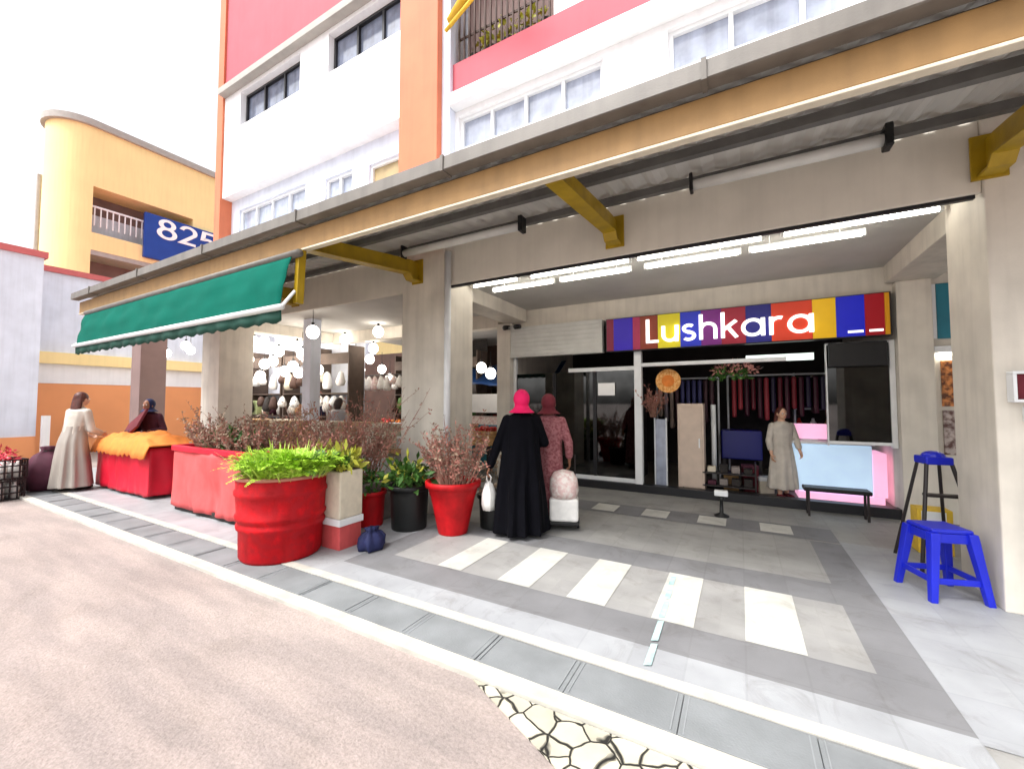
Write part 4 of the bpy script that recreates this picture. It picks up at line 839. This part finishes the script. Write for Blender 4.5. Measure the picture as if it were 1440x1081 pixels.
for x in (-.45, .42): b.box(x, -.145, 0, x + .03, .145, 2.0)
b.build('frame', M['wframe'], t)
for i in range(12): B().lathe([(.01, 0), (.05, .0), (.05, .12), (.025, .17), (.025, .2), (.01, .21)], 10, (-.36 + (i // 3) * .22, 0, (.931, 1.331, 1.731)[i % 3])).build('bottle', gm[rng.randrange(6)], t, smooth=True)
# camera boxes on the back column
t = thing('security_camera', 'pair of small black security cameras on the beam left of the shop', 'camera', (-3.8, 6.85, 2.95)); B().box(-.03, 0, -.03, .03, .2, .03).build('arm', M['alu'], t); 
for x in (-.14, .1): B().tube([(x, -.08, -.02), (x + .02, .06, .01)], .045, 12).build('housing', M['black'], t, smooth=True)
t2 = B().box(-.14, -.0, -.015, .14, .02, .0).build('bar', M['alu'], t)

# ------------------------------------------------------------------ blue stool and ladder at right
t = thing('plastic_stool', 'blue plastic stool standing beside the right cream column', 'stool', (1.35, 4.5, 0), R(18)); t.scale = (.8, .8, 1.1)
B().box(-.17, -.17, .455, .17, .17, .485).build('seat', M['blue'], t, bevel=.015)
B().box(-.165, -.165, .39, .165, -.14, .454).box(-.165, .14, .39, .165, .165, .454).box(-.165, -.139, .39, -.14, .139, .454).box(.14, -.139, .39, .165, .139, .454).build('apron', M['blue'], t, bevel=.006)
for sx in (-1, 1):
    for sy in (-1, 1):
        rg = []
        for k in range(7):
            u = k / 6; c = Vector((sx * (.15 + .075 * (1 - u)), sy * (.15 + .075 * (1 - u)), .46 * u)); hw = .028 + .012 * u
            rg.append([c + Vector(q) for q in ((-hw, -hw, 0), (hw, -hw, 0), (hw, hw, 0), (-hw, hw, 0))])
        B().loft(rg).build('leg', M['blue'], t, bevel=.008)
q = .198
B().box(-q, -q - .012, .12, q, -q + .012, .16).box(-q, q - .012, .12, q, q + .012, .16).box(-q - .012, -q, .121, -q + .012, q, .161).box(q - .012, -q, .121, q + .012, q, .161).build('stretcher', M['blue'], t, bevel=.005)
t = thing('step_ladder', 'black folding step ladder with blue top tread behind the blue stool', 'ladder', (1.56, 5.25, 0), R(10))
B().box(-.1, -.1, .93, .1, .1, 1.0).ball((0, 0, 1.0), .085, .085, .05, 10).build('top_tread', M['blue'], t, bevel=.012)
for sx in (-1, 1):
    B().tube([(sx * .09, -.08, .94), (sx * .24, -.26, 0)], .016, 8).build('leg', M['brownleg'], t); B().tube([(sx * .08, .08, .94), (sx * .2, .26, 0)], .014, 8).build('leg', M['brownleg'], t)
for z in (.35, .65): hw = .09 + .15 * (1 - z / .94); B().box(-hw, -.08 - .18 * (1 - z / .94) - .04, z, hw, -.08 - .18 * (1 - z / .94) + .05, z + .025).build('tread', M['brownleg'], t, bevel=.005)
t = thing('carton', 'yellow and white carton standing behind the black step ladder', 'carton', (1.66, 5.7, 0)); B().box(-.13, -.1, 0, .13, .1, .44).build('box', M['yellow'], t, bevel=.008); B().box(-.1, -.104, .2, .08, -.1, .42).build('paper', M['wframe'], t)

# ------------------------------------------------------------------ people
def hand(b, w_, d, side, fwd, H):
    """palm with five curled fingers; w_ wrist, d along the forearm, side = across the palm, fwd = where the fingers curl"""
    w_ = Vector(w_); d = Vector(d).normalized(); side = Vector(side).normalized(); fwd = Vector(fwd).normalized(); s_ = H / 1.6
    pal = w_ + d * .05 * s_
    for k in (-1.2, -.4, .4, 1.2): b.caps(w_ + side * k * .012 * s_, w_ + d * .085 * s_ + side * k * .018 * s_, .015 * s_, .012 * s_, 8)
    for k, ln in zip((-1.5, -.5, .5, 1.5), (.056, .072, .078, .068)):
        a = w_ + d * .085 * s_ + side * k * .018 * s_; m_ = a + (d + fwd * .35).normalized() * ln * .5 * s_; e = m_ + (d * .5 + fwd).normalized() * ln * .5 * s_
        b.caps(a, m_, .0095 * s_, .009 * s_, 8); b.caps(m_, e, .009 * s_, .008 * s_, 8)
    a = w_ + d * .025 * s_ + side * 2.0 * .013 * s_; m_ = a + (side + d * .6 + fwd * .4).normalized() * .035 * s_; e = m_ + (d + fwd * .7).normalized() * .03 * s_
    b.caps(a, m_, .012 * s_, .0105 * s_, 8); b.caps(m_, e, .0105 * s_, .009 * s_, 8)
def person(label, loc, rz, H, arms, skin, dress=None, hem=.03, hemr=.24, waist=.15, sleeves=.9, dm=None, lean=0, headturn=0, top=None, topm=None, shoem=None, stride=.05, fold=.022):
    """local axes: x right, y forward. arms = ((elbow, wrist) left, (elbow, wrist) right) in metres"""
    t = thing('person', label, 'person', loc, rz); s_ = H / 1.62
    def Z(z): return z * H
    ly = lambda z: lean * max(0, z - .5 * H)
    P = lambda x, y, z: Vector((x * s_, y * s_ + ly(Z(z)), Z(z)))
    b = B()
    # torso
    prof = [(.5, .13, .1), (.54, .155, .115), (.6, .135, .1), (.66, .13, .095), (.72, .15, .11), (.78, .165, .105), (.81, .15, .085), (.835, .085, .065), (.86, .052, .054), (.89, .048, .05)]
    b.loft([[P(rx * math.cos(a), ry * math.sin(a), z) for a in [2 * math.pi * k / 20 for k in range(20)]] for z, rx, ry in prof])
    sh = [P(-.165, 0, .805), P(.165, 0, .805)]
    hd = P(0, .02, .932); rot = Matrix.Rotation(R(headturn), 3, 'Z')
    b.ball(hd + Vector((0, -.005, .015)) * s_, .074 * s_, .09 * s_, .1 * s_, 16)
    b.ball(hd + rot @ Vector((0, .028, -.045)) * s_, .054 * s_, .06 * s_, .062 * s_, 12)
    b.caps(hd + rot @ Vector((0, .085, .0)) * s_, hd + rot @ Vector((0, .1, -.028)) * s_, .008 * s_, .014 * s_, 8)
    b.ball(hd + rot @ Vector((0, .084, -.058)) * s_, .024 * s_, .01 * s_, .011 * s_, 8)
    for sx in (-1, 1):
        b.ball(hd + rot @ Vector((sx * .076, -.008, -.01)) * s_, .012 * s_, .02 * s_, .032 * s_, 8)
        st_ = stride * sx
        b.caps(P(sx * .08, 0, .51), P(sx * .085, st_ * .5 + .02, .28), .088 * s_, .056 * s_, 14); b.caps(P(sx * .085, st_ * .5 + .02, .28), P(sx * .085, st_, .055), .055 * s_, .036 * s_, 12)
        b.caps(P(sx * .085, st_ - .03, .026), P(sx * .095, st_ + .15, .02), .036 * s_, .03 * s_, 10)
    for i, (el, wr) in enumerate(arms):
        el = Vector(el); wr = Vector(wr); b.caps(sh[i], el, .046 * s_, .038 * s_, 12); b.caps(el, wr, .037 * s_, .025 * s_, 12)
        d = (wr - el).normalized(); inn = Vector((1 if i == 0 else -1, 0, 0)); sd = Vector((0, 1, 0)) - d * d.y
        if sd.length < .1: sd = Vector((1, 0, 0))
        hand(b, wr, d, sd, inn, H)
    b.build('body', skin, t, remesh=.0075, soft=2)
    e = B()
    for sx in (-1, 1): e.ball(hd + rot @ Vector((sx * .03, .08, .004)) * s_, .011 * s_, n=8)
    e.build('eyes', M['wframe'], t, smooth=True); e = B()
    for sx in (-1, 1): e.ball(hd + rot @ Vector((sx * .03, .089, .004)) * s_, .0055 * s_, n=6)
    e.build('pupils', M['black'], t, smooth=True)
    B().ball(hd + rot @ Vector((0, .092, -.058)) * s_, .022 * s_, .006 * s_, .007 * s_, 8).build('lips', M['faded'], t, smooth=True)
    # garment
    def garment(nm, m, zlo, zhi, rlo, fold=.012, sl=None, seed=0):
        g = B(); rings = []; N = 44
        zs = [zlo + (zhi - zlo) * k / 26 for k in range(27)]
        for z in zs:
            if z >= .78: rx, ry = (.19, .12) if z < .81 else (.19 - (z - .81) * 3.2, .12 - (z - .81) * 1.6)
            elif z >= .6: u = (z - .6) / .18; rx, ry = waist + (.19 - waist) * u, waist * .85 + (.125 - waist * .85) * u
            else: u = (.6 - z) / max(.01, .6 - zlo); rx = waist + (rlo - waist) * u ** .8; ry = rx * .85
            rg = []
            for k in range(N):
                a = 2 * math.pi * k / N; f = 1 + (fold / max(rx, .05)) * (mnoise.noise(Vector((math.cos(a) * 2.6, math.sin(a) * 2.6, z * 1.2 + seed))) * 2.2 + 1.1 * math.sin(a * 8 + 3 * mnoise.noise(Vector((z * 3, seed, 1))) + 2 * math.sin(a * 2 + seed)) * min(1, max(0, .9 - z * 1.25) * 2)) * max(.25, 1 - z)
                rg.append(P(rx * f * math.cos(a), ry * f * math.sin(a), z))
            rings.append(rg)
        g.loft(rings)
        if sl:
            for i, (el, wr) in enumerate(arms):
                el = Vector(el); wr = Vector(wr); en = el.lerp(wr, sl); g.caps(sh[i] + Vector((0, 0, -.012)), el, .06 * s_, .056 * s_, 14); g.caps(el, en, .057 * s_, .05 * s_, 14)
        return g.build(nm, m, t, remesh=.01, soft=2)
    if top: garment('top', topm, top, .848, waist * 1.08, .012, sleeves, 3); garment('skirt', dm, hem, .66, hemr, .02, None, 8)
    else: garment('dress', dm, hem, .848, hemr, fold, sleeves, len(label) % 7)
    if shoem:
        e = B()
        for sx in (-1, 1): e.caps(P(sx * .085, stride * sx - .035, .024), P(sx * .095, stride * sx + .16, .019), .041 * s_, .034 * s_, 10)
        e.build('shoes', shoem, t, remesh=.009, soft=2)
    t['hd'] = 0; del t['hd']
    return t, hd, s_, rot
def hair_long(t, hd, s_, m, back=.38, rot=None):
    b = B(); b.ball(hd + Vector((0, -.022, .03)) * s_, .088 * s_, .095 * s_, .098 * s_, 16)
    rings = []
    for k in range(12):
        u = k / 11; z = .05 - back * u; rx = (.085 + .03 * math.sin(u * 2.6)) * (1 - .35 * u); ry = .05 * (1 - .3 * u); c = hd + Vector((0, -.055 - .05 * math.sin(u * 1.7), z)) * s_
        rings.append([c + Vector(((rx + .008 * mnoise.noise(Vector((math.cos(a) * 4, math.sin(a) * 4, u * 2)))) * math.cos(a), ry * math.sin(a), 0)) * s_ for a in [2 * math.pi * i / 22 for i in range(22)]])
    b.loft(rings); b.build('hair', m, t, remesh=.008, soft=2)
def headscarf(t, hd, s_, m, drop=.2):
    b = B(); b.ball(hd + Vector((0, -.03, .022)) * s_, .094 * s_, .1 * s_, .112 * s_, 18); rings = []
    for k in range(10):
        u = k / 9; z = -.01 - drop * u; r_ = .088 - .018 * math.sin(u * 3.1) + .075 * u ** 2
        rings.append([hd + Vector(((r_ + .006 * mnoise.noise(Vector((math.cos(a) * 3, math.sin(a) * 3, u * 3)))) * math.cos(a), r_ * .92 * math.sin(a) - .025, z)) * s_ for a in [2 * math.pi * i / 26 for i in range(26)]])
    b.loft(rings); b.build('headscarf', m, t, remesh=.009, soft=3)
# robed shopper seen from behind
t, hd, s_, rot = person('person from behind in long black robe and fuchsia headscarf holding a white plastic bag', (-2.2, 4.18, .008), R(26), 1.62, (((-.27, -.03, 1.02), (-.36, -.02, .77)), ((.26, .03, 1.03), (.2, .26, 1.0))), M['skin'], hem=.022, hemr=.3, waist=.215, sleeves=.96, dm=M['abaya'], shoem=M['black'], fold=.04)
headscarf(t, hd, s_, M['fuchsia'], .13)
bl = Vector((-2.2, 4.18, 0)) + Matrix.Rotation(R(26), 3, 'Z') @ Vector((-.375, -.02, 0))
t = thing('carrier_bag', 'white plastic carrier bag hanging from the hand of the robed shopper', 'bag', (bl.x, bl.y, .27))
B().lathe([(.01, 0), (.06, .005), (.085, .08), (.08, .2), (.05, .3), (.012, .33)], 20, wob=.03, seed=3).build('bag', M['bag'], t, smooth=True)
B().tube([(-.02, 0, .31), (-.03, 0, .38), (0, 0, .41), (.03, 0, .38), (.02, 0, .31)], .008, 6).build('handle', M['bag'], t, smooth=True)
# second shopper
t, hd, s_, rot = person('person in patterned rose dress and maroon head cloth walking beside the robed shopper', (-2.1, 4.72, .008), R(12), 1.58, (((-.24, .02, 1.0), (-.2, .2, .86)), ((.25, -.02, 1.0), (.25, .05, .78))), M['skin'], hem=.08, hemr=.22, waist=.17, sleeves=.75, dm=M['rose'], shoem=M['dark'], headturn=20)
headscarf(t, hd, s_, M['maroon'], .12)
t = thing('shopping_trolley', 'pink and white two wheeled shopping bag beside the rose dressed shopper', 'trolley', (-1.86, 4.62, .004), R(20))
B().lathe([(.01, .36), (.15, .37), (.17, .45), (.165, .58), (.12, .66), (.03, .69)], 22, wob=.03, seed=5).build('upper_bag', M['pinkbag'], t, smooth=True)
B().box(-.17, -.12, .1, .17, .12, .37).build('lower_bag', M['bag'], t, bevel=.03); B().box(-.18, -.13, .06, .18, .13, .1).build('base', M['black'], t, bevel=.008)
for x in (-.18, .15): B().tube([(x, .03, .05), (x + .03, .03, .05)], .05, 18).build('wheel', M['black'], t)
B().tube([(-.13, .13, .08), (-.13, .15, .85), (.13, .15, .85), (.13, .13, .08)], .01, 8).build('handle', M['brownleg'], t)
# left shopper
t, hd, s_, rot = person('person with long reddish dark hair in pale grey top and long skirt at far left', (-10.0, 2.5, .006), R(22), 1.66, (((-.22, .08, 1.02), (-.16, .3, .92)), ((.22, .1, 1.02), (.16, .3, .94))), M['skin2'], hem=.04, hemr=.29, waist=.16, sleeves=.85, dm=flat('grey_skirt', (158, 150, 142)), top=.5, topm=M['palegrey'], shoem=M['dark'], lean=.12)
hair_long(t, hd, s_, M['redhair'], .42)
# vendor behind the stall
t, hd, s_, rot = person('person in navy headscarf and plum blouse leaning behind the orange covered stall', (-9.98, 3.62, .0), R(-150), 1.55, (((-.24, .1, .98), (-.2, .34, .95)), ((.24, .1, .98), (.2, .34, .95))), M['skin'], hem=.05, hemr=.24, waist=.18, sleeves=.95, dm=M['plum'], shoem=M['dark'], lean=.25)
headscarf(t, hd, s_, M['navy'], .12)
# shopper in the market
t, hd, s_, rot = person('person with black hair and grey clothes bending over produce inside the market hall', (-7.9, 6.1, 0), R(30), 1.6, (((-.23, .1, 1.0), (-.2, .36, .95)), ((.23, .1, 1.0), (.2, .36, .95))), M['skin2'], hem=.05, hemr=.22, waist=.17, sleeves=.9, dm=flat('grey_clothes', (150, 146, 150)), shoem=M['dark'], lean=.2)
hair_long(t, hd, s_, M['hair'], .2)
t, hd, s_, rot = person('person with dark hair in beige dress standing in the shop entrance beside the glowing counter', (.55, 7.5, .06), R(205), 1.36, (((-.2, .02, .86), (-.17, .16, .7)), ((.2, .02, .86), (.2, .08, .66))), M['skin2'], hem=.1, hemr=.25, waist=.15, sleeves=.6, dm=M['palegrey'], shoem=M['maroon'], fold=.03)
hair_long(t, hd, s_, M['redhair'], .44)

# ------------------------------------------------------------------ goods at the far left
t = thing('plum_sack', 'bulging dark plum sack beside the pale grey dressed shopper', 'sack', (-10.42, 2.3, 0)); B().lathe([(.02, 0), (.2, .02), (.27, .2), (.26, .42), (.17, .6), (.06, .68), (.09, .74), (.02, .75)], 26, wob=.06, seed=2).build('sack', M['plum'], t, smooth=True); B().tube([(.07 * math.cos(a), .07 * math.sin(a), .67) for a in [k * .5 for k in range(13)]], .012, 6).build('tie', M['dark'], t)
for i, (x, y, z) in enumerate(((-10.3, 1.7, -.03), (-10.32, 1.72, .29), (-11.0, 1.85, -.03))):
    t = thing('mesh_crate', ['lower black mesh crate with white bottles at the left edge', 'upper black mesh crate topped with red flowers at the left edge', 'black mesh crate farther left behind the stacked pair'][i], 'crate', (x, y, z), R(8), group='black mesh crates at the left edge'); b = B()
    b.box(-.32, -.24, 0, .32, .24, .02)
    for k in range(9): xx = -.32 + k * .08; b.box(xx - .008, -.245, .02, xx + .008, -.225, .3).box(xx - .008, .225, .02, xx + .008, .245, .3)
    for k in range(7): yy = -.24 + k * .08; b.box(-.325, yy - .008, .02, -.305, yy + .008, .3).box(.305, yy - .008, .02, .325, yy + .008, .3)
    for z_ in (.1, .2, .29): b.box(-.325, -.25, z_, .325, -.23, z_ + .02).box(-.325, .23, z_, .325, .25, z_ + .02).box(-.33, -.23, z_, -.31, .23, z_ + .02).box(.31, -.23, z_, .33, .23, z_ + .02)
    b.build('crate_body', M['black'], t); q = B()
    for k in range(12): q.lathe([(.01, 0), (.045, .0), (.045, .18), (.02, .22), (.02, .25), (.005, .255)], 10, (-.25 + (k % 4) * .165, -.16 + (k // 4) * .16, .021))
    q.build('bottles', M['bag'], t, smooth=True)
    if i: broad((0, 0, .26), .3, .22, .26, 200, 50 + i, .07).build('red_flowers', flat('crimson_petal', (200, 50, 70)), t, recalc=False)
